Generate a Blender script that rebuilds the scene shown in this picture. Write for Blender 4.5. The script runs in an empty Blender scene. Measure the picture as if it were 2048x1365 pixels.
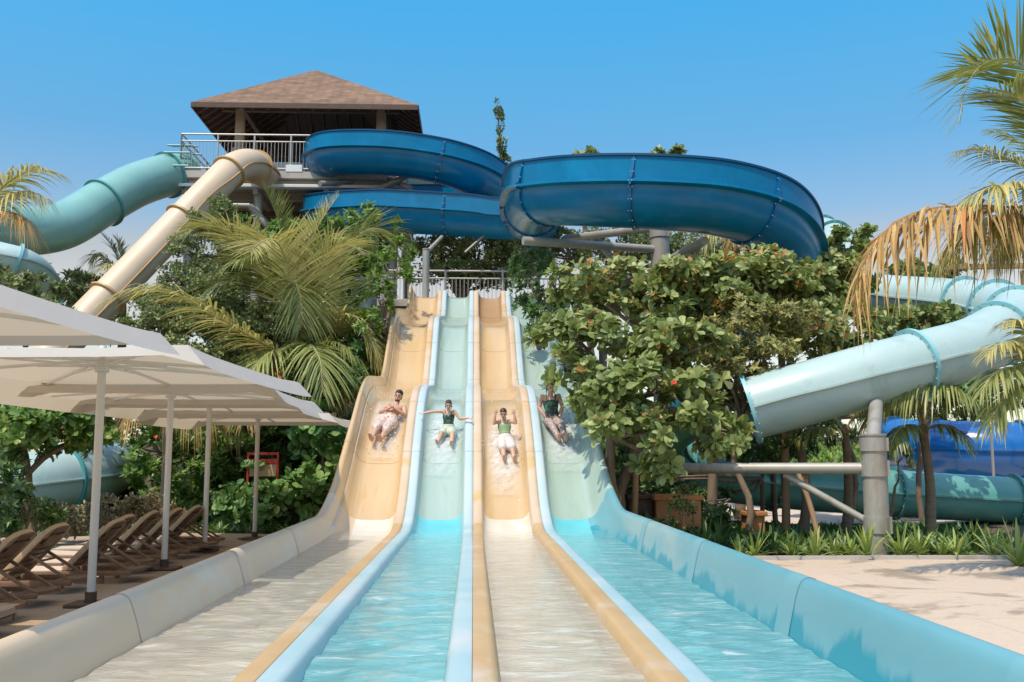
import bpy, bmesh, math, random
import numpy as np
from mathutils import Vector, Matrix

# ------------------------------------------------------------------ camera, sky, sun, exposure
scene = bpy.context.scene
COL = scene.collection
F_PX = 2000.0
PITCH = math.radians(6.93)
YAW = math.radians(2.2)
CAM = np.array([0.0, 0.0, 1.25])
cam_data = bpy.data.cameras.new("camera")
cam_data.sensor_width = 36.0
cam_data.lens = 36.0 * F_PX / 2048.0
cam_data.clip_start = 0.05
cam_data.clip_end = 3000.0
cam = bpy.data.objects.new("camera", cam_data)
COL.objects.link(cam)
cam.location = CAM
cam.rotation_euler = (math.radians(90) + PITCH, 0.0, -YAW)
scene.camera = cam

SUN_DIR = Vector((-0.30, -0.38, 0.875)).normalized()     # towards the sun
sun_el = math.asin(SUN_DIR.z)
sun_az = math.atan2(SUN_DIR.x, SUN_DIR.y)
sun_data = bpy.data.lights.new("sun", 'SUN')
sun_data.energy = 3.1
sun_data.angle = math.radians(0.5)
sun_data.color = (1.0, 0.90, 0.74)
sun = bpy.data.objects.new("sun", sun_data)
COL.objects.link(sun)
sun.rotation_euler = SUN_DIR.to_track_quat('Z', 'Y').to_euler()
sun.location = (-20, -12, 40)

world = bpy.data.worlds.new("World")
scene.world = world
world.use_nodes = True
wn, wl = world.node_tree.nodes, world.node_tree.links
wn.clear()
w_out = wn.new('ShaderNodeOutputWorld')
w_bg = wn.new('ShaderNodeBackground')
w_sky = wn.new('ShaderNodeTexSky')
w_sky.sky_type = 'NISHITA'
w_sky.sun_disc = False
w_sky.sun_elevation = sun_el
w_sky.sun_rotation = sun_az
w_sky.air_density = 1.0
w_sky.dust_density = 0.6
w_sky.ozone_density = 2.0
w_bg.inputs['Strength'].default_value = 0.15
w_geo = wn.new('ShaderNodeTexCoord')
w_sep = wn.new('ShaderNodeSeparateXYZ')
w_ramp = wn.new('ShaderNodeValToRGB')
w_mix = wn.new('ShaderNodeMix'); w_mix.data_type = 'RGBA'; w_mix.blend_type = 'MULTIPLY'
w_mix.inputs['Factor'].default_value = 1.0
wl.new(w_geo.outputs['Generated'], w_sep.inputs[0])
wl.new(w_sep.outputs['Z'], w_ramp.inputs['Fac'])
wl.new(w_sky.outputs['Color'], w_mix.inputs['A'])
wl.new(w_ramp.outputs['Color'], w_mix.inputs['B'])
wl.new(w_mix.outputs['Result'], w_bg.inputs['Color'])
wl.new(w_bg.outputs[0], w_out.inputs['Surface'])
SKY_STOPS = [(0.0, (0.85, 0.82, 0.80)), (0.09, (1.0, 0.85, 0.72)), (0.16, (1.26, 0.86, 0.62)), (0.2, (1.18, 0.84, 0.61)), (0.24, (0.76, 0.84, 0.8)), (0.306, (0.498, 0.888, 0.946)), (0.37, (0.415, 1.029, 1.096)), (0.43, (0.332, 1.129, 1.27)), (0.56, (1.05, 1.3, 1.32)), (0.72, (1.85, 1.8, 1.65)), (1.0, (2.2, 2.05, 1.8))]

scene.view_settings.view_transform = 'Standard'
scene.view_settings.look = 'None'
scene.view_settings.exposure = 0.36
scene.view_settings.gamma = 1.0
scene.view_settings.use_curve_mapping = False

def set_sky(stops):
    r = w_ramp.color_ramp
    while len(r.elements) > 1:
        r.elements.remove(r.elements[-1])
    r.elements[0].position = stops[0][0]
    r.elements[0].color = (*stops[0][1], 1)
    for p, c in stops[1:]:
        e = r.elements.new(p); e.color = (*c, 1)
set_sky(SKY_STOPS)

# ------------------------------------------------------------------ helpers
_Fh = np.array([math.sin(YAW), math.cos(YAW), 0.0])
_R = np.array([math.cos(YAW), -math.sin(YAW), 0.0])
_F = _Fh * math.cos(PITCH) + np.array([0, 0, math.sin(PITCH)])
_U = -_Fh * math.sin(PITCH) + np.array([0, 0, math.cos(PITCH)])

def at(px, py, Y):
    """point of the place seen at photo pixel (px, py) at distance Y along the slide's axis"""
    d = _F + (px - 1024.0) / F_PX * _R - (py - 682.5) / F_PX * _U
    return CAM + d * (Y / d[1])

def V(p):
    return Vector((float(p[0]), float(p[1]), float(p[2])))

rng = np.random.default_rng(7)
random.seed(7)

def smooth01(t):
    t = np.clip(t, 0, 1)
    return t * t * (3 - 2 * t)

class MB:
    """collects geometry for ONE mesh object"""
    def __init__(self):
        self.v, self.f, self.mi, self.rnd = [], [], [], []
        self.n = 0
    def add(self, verts, faces, mat=0, rnd=None):
        verts = np.asarray(verts, dtype=np.float64).reshape(-1, 3)
        self.v.append(verts)
        for f in faces:
            self.f.append(tuple(int(i) + self.n for i in f))
            self.mi.append(mat)
        self.rnd.append(np.full(len(verts), 0.5 if rnd is None else rnd) if np.isscalar(rnd) or rnd is None else np.asarray(rnd))
        self.n += len(verts)
        return self
    def box(self, c, s, rot=None, mat=0, bevel=0.0):
        c = np.asarray(c, float); s = np.asarray(s, float) / 2
        b = min(bevel, s.min() * 0.9)
        if b <= 0:
            P = np.array([[x, y, z] for x in (-1, 1) for y in (-1, 1) for z in (-1, 1)], float) * s
            F = [(0, 1, 3, 2), (4, 6, 7, 5), (0, 4, 5, 1), (2, 3, 7, 6), (0, 2, 6, 4), (1, 5, 7, 3)]
        else:
            bm = bmesh.new()
            bmesh.ops.create_cube(bm, size=2.0)
            for v in bm.verts:
                v.co = Vector((v.co.x * s[0], v.co.y * s[1], v.co.z * s[2]))
            bmesh.ops.bevel(bm, geom=bm.edges[:], offset=b, segments=2, affect='EDGES', profile=0.5)
            bm.verts.index_update()
            P = np.array([v.co[:] for v in bm.verts]); F = [[v.index for v in f.verts] for f in bm.faces]
            bm.free()
        if rot is not None:
            P = P @ np.asarray(rot).T
        return self.add(P + c, F, mat)
    def bar(self, a, b, w, h, mat=0, up=(0, 0, 1)):
        """box bar from a to b, width w (sideways) and height h (along up)"""
        a = np.asarray(a, float); b = np.asarray(b, float)
        d = b - a; L = np.linalg.norm(d); d = d / L
        u = np.asarray(up, float)
        if abs(d @ u) > 0.98: u = np.array([0, 1.0, 0])
        s = np.cross(d, u); s /= np.linalg.norm(s); u = np.cross(s, d)
        R = np.stack([s, d, u], axis=1)
        return self.box((a + b) / 2, (w, L, h), R, mat, bevel=min(w, h) * 0.12)
    def tube(self, pts, r, n=12, mat=0, cap=True, a0=0.0):
        pts = np.asarray(pts, float); N = len(pts)
        r = np.full(N, r) if np.isscalar(r) else np.asarray(r, float)
        T, S, U = frames(pts)
        ang = np.linspace(0, 2 * math.pi, n, endpoint=False) + a0
        ring = (np.cos(ang)[None, :, None] * S[:, None, :] + np.sin(ang)[None, :, None] * U[:, None, :]) * r[:, None, None] + pts[:, None, :]
        faces = []
        for i in range(N - 1):
            for j in range(n):
                k = (j + 1) % n
                faces.append((i * n + j, i * n + k, (i + 1) * n + k, (i + 1) * n + j))
        if cap:
            faces.append(tuple(range(n))[::-1]); faces.append(tuple((N - 1) * n + j for j in range(n)))
        return self.add(ring.reshape(-1, 3), faces, mat)
    def sweep(self, pts, prof, mat=0, closed=True, S=None, U=None, cap=True):
        """sweep profile [(side, up)...] along pts (profile may be (N, M, 2))"""
        pts = np.asarray(pts, float); N = len(pts)
        if S is None: _, S, U = frames(pts)
        prof = np.asarray(prof, float)
        if prof.ndim == 2: prof = np.repeat(prof[None], N, 0)
        M = prof.shape[1]
        P = pts[:, None, :] + prof[:, :, 0:1] * S[:, None, :] + prof[:, :, 1:2] * U[:, None, :]
        faces = []
        m = M if closed else M - 1
        for i in range(N - 1):
            for j in range(m):
                k = (j + 1) % M
                faces.append((i * M + j, i * M + k, (i + 1) * M + k, (i + 1) * M + j))
        if closed and cap:
            faces.append(tuple(range(M))[::-1]); faces.append(tuple((N - 1) * M + j for j in range(M)))
        return self.add(P.reshape(-1, 3), faces, mat)
    def ellipsoid(self, c, r, rot=None, nu=16, nv=10, mat=0):
        P = [(0, 0, 1)]
        for i in range(1, nv):
            a = math.pi * i / nv
            for j in range(nu):
                b = 2 * math.pi * j / nu
                P.append((math.sin(a) * math.cos(b), math.sin(a) * math.sin(b), math.cos(a)))
        P.append((0, 0, -1))
        F = []
        for j in range(nu):
            F.append((0, 1 + j, 1 + (j + 1) % nu))
        for i in range(nv - 2):
            for j in range(nu):
                a = 1 + i * nu + j; b = 1 + i * nu + (j + 1) % nu
                F.append((a, a + nu, b + nu, b))
        last = len(P) - 1; o = 1 + (nv - 2) * nu
        for j in range(nu):
            F.append((last, o + (j + 1) % nu, o + j))
        P = np.array(P) * np.asarray(r, float)
        if rot is not None: P = P @ np.asarray(rot).T
        return self.add(P + np.asarray(c, float), F, mat)
    def build(self, name, mats, parent=None, smooth=None, loc=None):
        me = bpy.data.meshes.new(name)
        v = np.concatenate(self.v) if self.v else np.zeros((0, 3))
        if loc is not None: v = v - np.asarray(loc, float)
        tot = [len(f) for f in self.f]
        me.vertices.add(len(v)); me.vertices.foreach_set('co', v.astype(np.float32).ravel())
        flat = np.fromiter((i for f in self.f for i in f), dtype=np.int32)
        me.loops.add(len(flat)); me.loops.foreach_set('vertex_index', flat)
        me.polygons.add(len(tot))
        st = np.concatenate([[0], np.cumsum(tot)[:-1]]).astype(np.int32) if tot else np.zeros(0, np.int32)
        me.polygons.foreach_set('loop_start', st)
        if not isinstance(mats, (list, tuple)): mats = [mats]
        for m in mats: me.materials.append(m)
        me.polygons.foreach_set('material_index', np.asarray(self.mi, dtype=np.int32))
        a = me.attributes.new('rnd', 'FLOAT', 'POINT')
        a.data.foreach_set('value', np.concatenate(self.rnd).astype(np.float32))
        me.update(calc_edges=True); me.validate()
        me.polygons.foreach_set('use_smooth', np.full(len(me.polygons), smooth is not None, dtype=bool))
        if smooth is not None:
            if smooth < 180: me.set_sharp_from_angle(angle=math.radians(smooth))
        return link(name, me, parent, loc)

def wloc(o):
    p = Vector((0, 0, 0))
    while o is not None:
        p = p + o.location; o = o.parent
    return p

def link(name, me, parent=None, loc=None):
    """loc = world place of the mesh's origin (its vertices already relative to it)"""
    o = bpy.data.objects.new(name, me)
    COL.objects.link(o)
    w = V(loc) if loc is not None else Vector((0, 0, 0))
    if parent is not None:
        o.parent = parent
        o.location = w - wloc(parent)
    else:
        o.location = w
    return o

def tag(o, label=None, cat=None, group=None, kind=None):
    if label: o['label'] = label
    if cat: o['category'] = cat
    if group: o['group'] = group
    if kind: o['kind'] = kind
    return o

def thing(name, label, cat, loc=(0, 0, 0), group=None):
    o = bpy.data.objects.new(name, None)
    COL.objects.link(o); o.location = V(loc); o.empty_display_size = 0.1
    return tag(o, label, cat, group)

def copy_tree(o, parent=None):
    c = o.copy(); COL.objects.link(c)
    if parent is not None:
        c.parent = parent
    for ch in list(o.children):
        copy_tree(ch, c)
    return c

def frames(pts):
    """tangent, horizontal side, up for a path"""
    pts = np.asarray(pts, float)
    T = np.gradient(pts, axis=0); T /= np.linalg.norm(T, axis=1)[:, None]
    S = np.cross(T, np.array([0, 0, 1.0]))
    ln = np.linalg.norm(S, axis=1)
    if (ln < 0.15).any():                       # near vertical: parallel transport
        ref = np.array([1.0, 0, 0]) if abs(T[0][0]) < 0.9 else np.array([0, 1.0, 0])
        S = np.zeros_like(T); s = np.cross(T[0], ref); s /= np.linalg.norm(s)
        for i in range(len(T)):
            s = s - T[i] * (s @ T[i]); s /= np.linalg.norm(s); S[i] = s
    else:
        S /= ln[:, None]
    U = np.cross(S, T)
    return T, S, U

def spline(pts, n=60, even=True):
    """Catmull-Rom through pts, resampled evenly"""
    P = np.asarray(pts, float)
    if len(P) == 2:
        return P[0] + (P[1] - P[0]) * np.linspace(0, 1, n)[:, None]
    Q = np.vstack([2 * P[0] - P[1], P, 2 * P[-1] - P[-2]])
    out = []
    for i in range(1, len(Q) - 2):
        p0, p1, p2, p3 = Q[i - 1], Q[i], Q[i + 1], Q[i + 2]
        t = np.linspace(0, 1, 24, endpoint=False)[:, None]
        out.append(0.5 * ((2 * p1) + (-p0 + p2) * t + (2 * p0 - 5 * p1 + 4 * p2 - p3) * t ** 2 + (-p0 + 3 * p1 - 3 * p2 + p3) * t ** 3))
    C = np.vstack(out + [P[-1:]])
    if not even: return C
    L = np.concatenate([[0], np.cumsum(np.linalg.norm(np.diff(C, axis=0), axis=1))])
    s = np.linspace(0, L[-1], n)
    return np.stack([np.interp(s, L, C[:, k]) for k in range(P.shape[1])], 1)

# ------------------------------------------------------------------ materials
def new_mat(name):
    m = bpy.data.materials.new(name); m.use_nodes = True
    nt = m.node_tree
    b = nt.nodes['Principled BSDF']
    return m, nt, b

def N(nt, typ, **kw):
    n = nt.nodes.new(typ)
    for k, v in kw.items():
        if k in n.inputs: n.inputs[k].default_value = v
        else: setattr(n, k, v)
    return n

def ramp(nt, stops, interp='LINEAR'):
    r = nt.nodes.new('ShaderNodeValToRGB'); cr = r.color_ramp; cr.interpolation = interp
    cr.elements[0].position = stops[0][0]; cr.elements[0].color = (*stops[0][1], 1)
    cr.elements[1].position = stops[-1][0]; cr.elements[1].color = (*stops[-1][1], 1)
    for p, c in stops[1:-1]:
        e = cr.elements.new(p); e.color = (*c, 1)
    return r

def vary(c, k):
    return tuple(min(1.0, max(0.0, x * k)) for x in c)

def surf_mat(name, color, rough=0.5, noise=0.12, scale=3.0, bump=0.0, bscale=40.0, metal=0.0, coat=0.0,
             color2=None, stain=None, stain_scale=1.0, stain_lo=0.55, stain_hi=0.7, stretch=(1, 1, 1), spec=0.5):
    """painted / cast / worn surface: base colour with soft noise and optional stains with a shape of their own"""
    m, nt, b = new_mat(name)
    L = nt.links
    tc = N(nt, 'ShaderNodeTexCoord'); mp = N(nt, 'ShaderNodeMapping'); mp.inputs['Scale'].default_value = stretch
    L.new(tc.outputs['Object'], mp.inputs[0])
    nz = N(nt, 'ShaderNodeTexNoise', Scale=scale, Detail=6.0, Roughness=0.6)
    L.new(mp.outputs[0], nz.inputs['Vector'])
    r = ramp(nt, [(0.25, vary(color, 1 - noise)), (0.75, color2 if color2 else vary(color, 1 + noise))])
    L.new(nz.outputs['Fac'], r.inputs[0])
    col = r.outputs[0]
    if stain:
        n2 = N(nt, 'ShaderNodeTexNoise', Scale=stain_scale, Detail=5.0, Roughness=0.65, Distortion=0.4)
        L.new(mp.outputs[0], n2.inputs['Vector'])
        r2 = ramp(nt, [(stain_lo, (0, 0, 0)), (stain_hi, (1, 1, 1))])
        L.new(n2.outputs['Fac'], r2.inputs[0])
        mx = N(nt, 'ShaderNodeMix', data_type='RGBA')
        L.new(r2.outputs[0], mx.inputs['Factor']); L.new(col, mx.inputs['A'])
        mx.inputs['B'].default_value = (*stain, 1)
        col = mx.outputs['Result']
    L.new(col, b.inputs['Base Color'])
    b.inputs['Roughness'].default_value = rough
    b.inputs['Metallic'].default_value = metal
    b.inputs['Specular IOR Level'].default_value = spec
    if coat:
        b.inputs['Coat Weight'].default_value = coat; b.inputs['Coat Roughness'].default_value = 0.08
    if bump:
        n3 = N(nt, 'ShaderNodeTexNoise', Scale=bscale, Detail=4.0)
        L.new(mp.outputs[0], n3.inputs['Vector'])
        bp = N(nt, 'ShaderNodeBump', Strength=bump, Distance=0.02)
        L.new(n3.outputs['Fac'], bp.inputs['Height']); L.new(bp.outputs[0], b.inputs['Normal'])
    return m

def leaf_mat(name, stops, rough=0.42, trans=0.28, spec=0.4, gain=1.22):
    """foliage: colour by each leaf's own 'rnd' value, some light passing through the blade"""
    m, nt, b = new_mat(name); L = nt.links
    at_ = N(nt, 'ShaderNodeAttribute', attribute_name='rnd')
    r = ramp(nt, [(p, vary(c, gain)) for p, c in stops]); L.new(at_.outputs['Fac'], r.inputs[0])
    L.new(r.outputs[0], b.inputs['Base Color'])
    b.inputs['Roughness'].default_value = rough; b.inputs['Specular IOR Level'].default_value = spec
    tr = N(nt, 'ShaderNodeBsdfTranslucent')
    hs = N(nt, 'ShaderNodeHueSaturation', Saturation=1.1, Value=1.35); L.new(r.outputs[0], hs.inputs['Color'])
    L.new(hs.outputs[0], tr.inputs['Color'])
    mx = N(nt, 'ShaderNodeMixShader'); mx.inputs[0].default_value = trans
    L.new(b.outputs[0], mx.inputs[1]); L.new(tr.outputs[0], mx.inputs[2])
    L.new(mx.outputs[0], nt.nodes['Material Output'].inputs['Surface'])
    return m

M = {}
# slide gelcoats
M['yellow'] = surf_mat('yellow_gelcoat', (0.58, 0.385, 0.185), 0.32, 0.06, 1.2, color2=(0.62, 0.44, 0.235), stain=(0.54, 0.31, 0.10), stain_scale=1.4, stain_lo=0.58, stain_hi=0.75, stretch=(3, .5, .5), coat=0.5, bump=0.10, bscale=9)
M['yellow_rail'] = surf_mat('faded_cream_gelcoat', (0.60, 0.42, 0.25), 0.45, 0.08, 1.5, color2=(0.63, 0.50, 0.38), stain=(0.58, 0.36, 0.14), stain_scale=0.9, stain_lo=0.55, stain_hi=0.7)
M['aqua'] = surf_mat('aqua_gelcoat', (0.34, 0.45, 0.375), 0.3, 0.05, 1.3, color2=(0.39, 0.49, 0.43), stain=(0.29, 0.40, 0.325), stain_scale=1.5, stain_lo=0.55, stain_hi=0.75, stretch=(3, .5, .5), coat=0.5, bump=0.10, bscale=9)
M['aqua_rail'] = surf_mat('pale_blue_gelcoat', (0.42, 0.535, 0.565), 0.45, 0.06, 1.5, color2=(0.48, 0.57, 0.585), stain=(0.54, 0.56, 0.54), stain_scale=1.1)
M['run_cream'] = surf_mat('cream_runout', (0.66, 0.60, 0.50), 0.3, 0.06, 2.0, color2=(0.72, 0.66, 0.58), stain=(0.60, 0.50, 0.34), stain_scale=1.6, stain_lo=0.55, stain_hi=0.72)
M['run_ochre'] = surf_mat('ochre_rail', (0.50, 0.31, 0.13), 0.4, 0.06, 2.0, color2=(0.55, 0.38, 0.20), stain=(0.56, 0.46, 0.34), stain_scale=1.2)
M['run_turq'] = surf_mat('turquoise_runout', (0.12, 0.50, 0.55), 0.3, 0.06, 2.0, color2=(0.18, 0.58, 0.63))
M['run_turq_rail'] = surf_mat('turquoise_rail', (0.32, 0.50, 0.535), 0.42, 0.08, 2.0, color2=(0.42, 0.55, 0.575), stain=(0.50, 0.55, 0.54), stain_scale=1.0)
M['wall_beige'] = surf_mat('beige_wall_gelcoat', (0.62, 0.47, 0.31), 0.40, 0.06, 1.6, color2=(0.68, 0.53, 0.38), stain=(0.60, 0.57, 0.47), stain_scale=0.9, stain_lo=0.52, stain_hi=0.66, stretch=(1, .45, 2))
M['wall_turq'] = surf_mat('turquoise_wall_gelcoat', (0.12, 0.33, 0.375), 0.34, 0.06, 1.4, color2=(0.17, 0.38, 0.42), stain=(0.28, 0.41, 0.41), stain_scale=0.9, stain_lo=0.5, stain_hi=0.66, stretch=(1, .45, 2))
M['lane_shade'] = surf_mat('painted_shade_brown', (0.36, 0.22, 0.11), 0.5, 0.06)  # yellow lane's head coloured brown in place of a cast shadow
# tubes and flumes
M['blue'] = surf_mat('blue_gelcoat', (0.001, 0.145, 0.29), 0.24, 0.10, 1.4, color2=(0.002, 0.18, 0.36), stain=(0.004, 0.20, 0.39), stain_scale=0.9, spec=0.35)
M['blue_rim_shade'] = surf_mat('shade_blue_rim', (0.001, 0.045, 0.12), 0.35, 0.1, 3.0)  # shade under the flume's lip, put into a darker blue
M['blue_edge'] = surf_mat('blue_flange', (0.002, 0.11, 0.27), 0.3, 0.1, 3.0)
M['beige_tube'] = surf_mat('beige_tube_gelcoat', (0.62, 0.47, 0.31), 0.45, 0.05, 1.0, color2=(0.67, 0.52, 0.37))
M['ochre_flange'] = surf_mat('ochre_flange', (0.48, 0.30, 0.12), 0.5, 0.1, 4.0)
M['teal_tube'] = surf_mat('teal_tube_gelcoat', (0.17, 0.40, 0.36), 0.42, 0.06, 1.0, color2=(0.24, 0.47, 0.43), coat=0.6)
M['teal_edge'] = surf_mat('teal_flange', (0.08, 0.30, 0.30), 0.4, 0.1, 3.0)
M['pale_tube'] = surf_mat('pale_aqua_gelcoat', (0.38, 0.52, 0.50), 0.36, 0.05, 1.0, color2=(0.45, 0.57, 0.56), stain=(0.33, 0.46, 0.42), stain_scale=1.6)
M['pale_edge'] = surf_mat('pale_aqua_flange', (0.24, 0.52, 0.56), 0.4, 0.1, 3.0)
M['green_tube'] = surf_mat('green_tube_gelcoat', (0.11, 0.33, 0.28), 0.22, 0.08, 1.0, color2=(0.15, 0.38, 0.33), coat=0.4)
M['navy_tube'] = surf_mat('deep_blue_gelcoat', (0.006, 0.13, 0.42), 0.22, 0.1, 1.2, coat=0.4)
M['steel'] = surf_mat('galvanised_steel', (0.36, 0.34, 0.30), 0.5, 0.14, 3.5, metal=0.25, stain=(0.27, 0.23, 0.18), stain_scale=2.2, stretch=(1, 1, .35))
M['rail_steel'] = surf_mat('grey_painted_rail', (0.42, 0.40, 0.37), 0.45, 0.08, 5.0, metal=0.2)
M['bolt'] = surf_mat('bolt_metal', (0.6, 0.6, 0.58), 0.35, 0.05, metal=0.7)
# buildings
M['timber_dark'] = surf_mat('dark_timber', (0.10, 0.055, 0.035), 0.6, 0.3, 4.0, stretch=(1, 1, 6))
M['soffit'] = surf_mat('brown_soffit_boards', (0.07, 0.045, 0.035), 0.7, 0.25, 5.0, stretch=(6, 1, 1))
M['deck_concrete'] = surf_mat('pale_concrete', (0.46, 0.42, 0.37), 0.75, 0.12, 2.0, stain=(0.32, 0.27, 0.22), stain_scale=1.0)
M['stone_col'] = surf_mat('tan_column_render', (0.42, 0.31, 0.22), 0.8, 0.15, 6.0)
M['panel'] = surf_mat('pale_board_panel', (0.62, 0.60, 0.57), 0.6, 0.06, 3.0)
M['terracotta'] = surf_mat('terracotta_render', (0.52, 0.21, 0.08), 0.8, 0.12, 3.0, bump=0.2)
M['white_fabric'] = None
M['pole_white'] = surf_mat('white_powder_coat', (0.68, 0.66, 0.62), 0.35, 0.03)
M['lounger'] = surf_mat('brown_resin', (0.23, 0.13, 0.075), 0.45, 0.2, 5.0, stretch=(1, 4, 1))
M['lounger_edge'] = surf_mat('tan_worn_resin', (0.46, 0.32, 0.20), 0.5, 0.12, 5.0)
M['sling'] = surf_mat('cream_mesh_sling', (0.60, 0.50, 0.40), 0.7, 0.06, 8.0, bump=0.3, bscale=200)
M['red_paint'] = surf_mat('red_paint', (0.42, 0.035, 0.02), 0.4, 0.1)
M['black'] = surf_mat('black_rubber', (0.02, 0.02, 0.02), 0.6, 0.1)
M['white_paint'] = surf_mat('white_paint', (0.75, 0.74, 0.72), 0.5, 0.04)
# ground
M['ground'] = surf_mat('garden_soil', (0.10, 0.07, 0.045), 0.95, 0.35, 2.5, bump=0.5, bscale=12, stain=(0.05, 0.06, 0.02), stain_scale=0.6)
M['sand'] = surf_mat('pale_sand', (0.60, 0.47, 0.36), 0.95, 0.1, 2.0, bump=0.3, bscale=8)
M['grass'] = surf_mat('grass_blades', (0.06, 0.14, 0.02), 0.7, 0.3, 6.0)
# bark
M['bark'] = surf_mat('grey_brown_bark', (0.20, 0.145, 0.10), 0.9, 0.3, 9.0, bump=0.8, bscale=25, stretch=(1, 1, .3))
M['palm_bark'] = surf_mat('palm_trunk_bark', (0.24, 0.17, 0.11), 0.9, 0.25, 7.0, bump=0.8, bscale=14, stretch=(.3, .3, 2.2))
M['stake'] = surf_mat('weathered_wood_pole', (0.30, 0.19, 0.10), 0.8, 0.2, 6.0, stretch=(1, 1, .2), stain=(0.14, 0.09, 0.05), stain_scale=5.0, stain_lo=0.6, stain_hi=0.64)
# leaves
M['almond'] = leaf_mat('almond_leaf', [(0.0, (0.085, 0.12, 0.035)), (0.4, (0.19, 0.235, 0.068)), (0.85, (0.32, 0.36, 0.13)), (0.98, (0.42, 0.41, 0.16)), (1.0, (0.45, 0.22, 0.07))], 0.40, 0.28, 0.4, gain=1.12)
M['olive'] = leaf_mat('olive_shrub_leaf', [(0.0, (0.11, 0.12, 0.03)), (0.6, (0.26, 0.25, 0.08)), (1.0, (0.42, 0.34, 0.13))], 0.5, 0.2)
M['fine'] = leaf_mat('fine_shrub_leaf', [(0.0, (0.06, 0.09, 0.03)), (0.6, (0.17, 0.20, 0.07)), (1.0, (0.33, 0.34, 0.14))], 0.45, 0.2)
M['bright'] = leaf_mat('bright_shrub_leaf', [(0.0, (0.06, 0.13, 0.026)), (0.6, (0.17, 0.26, 0.055)), (1.0, (0.32, 0.38, 0.11))], 0.4, 0.28)
M['dry'] = leaf_mat('dry_hedge_leaf', [(0.0, (0.13, 0.11, 0.06)), (0.6, (0.28, 0.24, 0.14)), (1.0, (0.45, 0.38, 0.25))], 0.6, 0.15)
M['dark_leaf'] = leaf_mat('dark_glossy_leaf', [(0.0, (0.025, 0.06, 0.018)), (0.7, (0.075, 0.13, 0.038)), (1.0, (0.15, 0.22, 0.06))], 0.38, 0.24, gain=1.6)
M['grape'] = leaf_mat('sea_grape_leaf', [(0.0, (0.07, 0.15, 0.045)), (0.7, (0.17, 0.28, 0.09)), (1.0, (0.30, 0.38, 0.13))], 0.42, 0.3, gain=1.4)
M['palm_green'] = leaf_mat('palm_green', [(0.0, (0.09, 0.125, 0.03)), (0.5, (0.22, 0.245, 0.075)), (1.0, (0.40, 0.38, 0.15))], 0.36, 0.25)
M['palm_yellow'] = leaf_mat('palm_yellow', [(0.0, (0.17, 0.175, 0.05)), (0.5, (0.37, 0.34, 0.12)), (1.0, (0.55, 0.46, 0.20))], 0.4, 0.25)
M['palm_dry'] = leaf_mat('palm_dry', [(0.0, (0.17, 0.095, 0.03)), (0.5, (0.36, 0.225, 0.075)), (0.85, (0.50, 0.35, 0.14)), (1.0, (0.45, 0.16, 0.045))], 0.55, 0.25, gain=1.35)
M['rachis'] = surf_mat('palm_rachis', (0.42, 0.36, 0.15), 0.45, 0.15)
M['rachis_dry'] = surf_mat('dry_palm_rachis', (0.34, 0.19, 0.07), 0.55, 0.15)
M['lily'] = leaf_mat('spider_lily_leaf', [(0.0, (0.09, 0.15, 0.03)), (0.5, (0.24, 0.30, 0.07)), (1.0, (0.45, 0.46, 0.16))], 0.38, 0.25)
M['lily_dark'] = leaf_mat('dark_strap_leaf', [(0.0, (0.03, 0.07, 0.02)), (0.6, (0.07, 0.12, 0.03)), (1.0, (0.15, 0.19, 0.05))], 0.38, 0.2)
M['flower'] = leaf_mat('red_petal', [(0.0, (0.45, 0.03, 0.02)), (1.0, (0.62, 0.14, 0.03))], 0.5, 0.2)

def fabric_mat():
    m, nt, b = new_mat('white_umbrella_fabric'); L = nt.links
    b.inputs['Base Color'].default_value = (0.72, 0.69, 0.64, 1); b.inputs['Roughness'].default_value = 0.8
    tc = N(nt, 'ShaderNodeTexCoord')
    nz = N(nt, 'ShaderNodeTexNoise', Scale=2.5, Detail=3.0); L.new(tc.outputs['Object'], nz.inputs['Vector'])
    bp = N(nt, 'ShaderNodeBump', Strength=0.25, Distance=0.05); L.new(nz.outputs['Fac'], bp.inputs['Height'])
    L.new(bp.outputs[0], b.inputs['Normal'])
    tr = N(nt, 'ShaderNodeBsdfTranslucent'); tr.inputs['Color'].default_value = (0.60, 0.48, 0.33, 1)
    mx = N(nt, 'ShaderNodeMixShader'); mx.inputs[0].default_value = 0.38
    L.new(b.outputs[0], mx.inputs[1]); L.new(tr.outputs[0], mx.inputs[2])
    L.new(mx.outputs[0], nt.nodes['Material Output'].inputs['Surface'])
    return m
M['white_fabric'] = fabric_mat()

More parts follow.
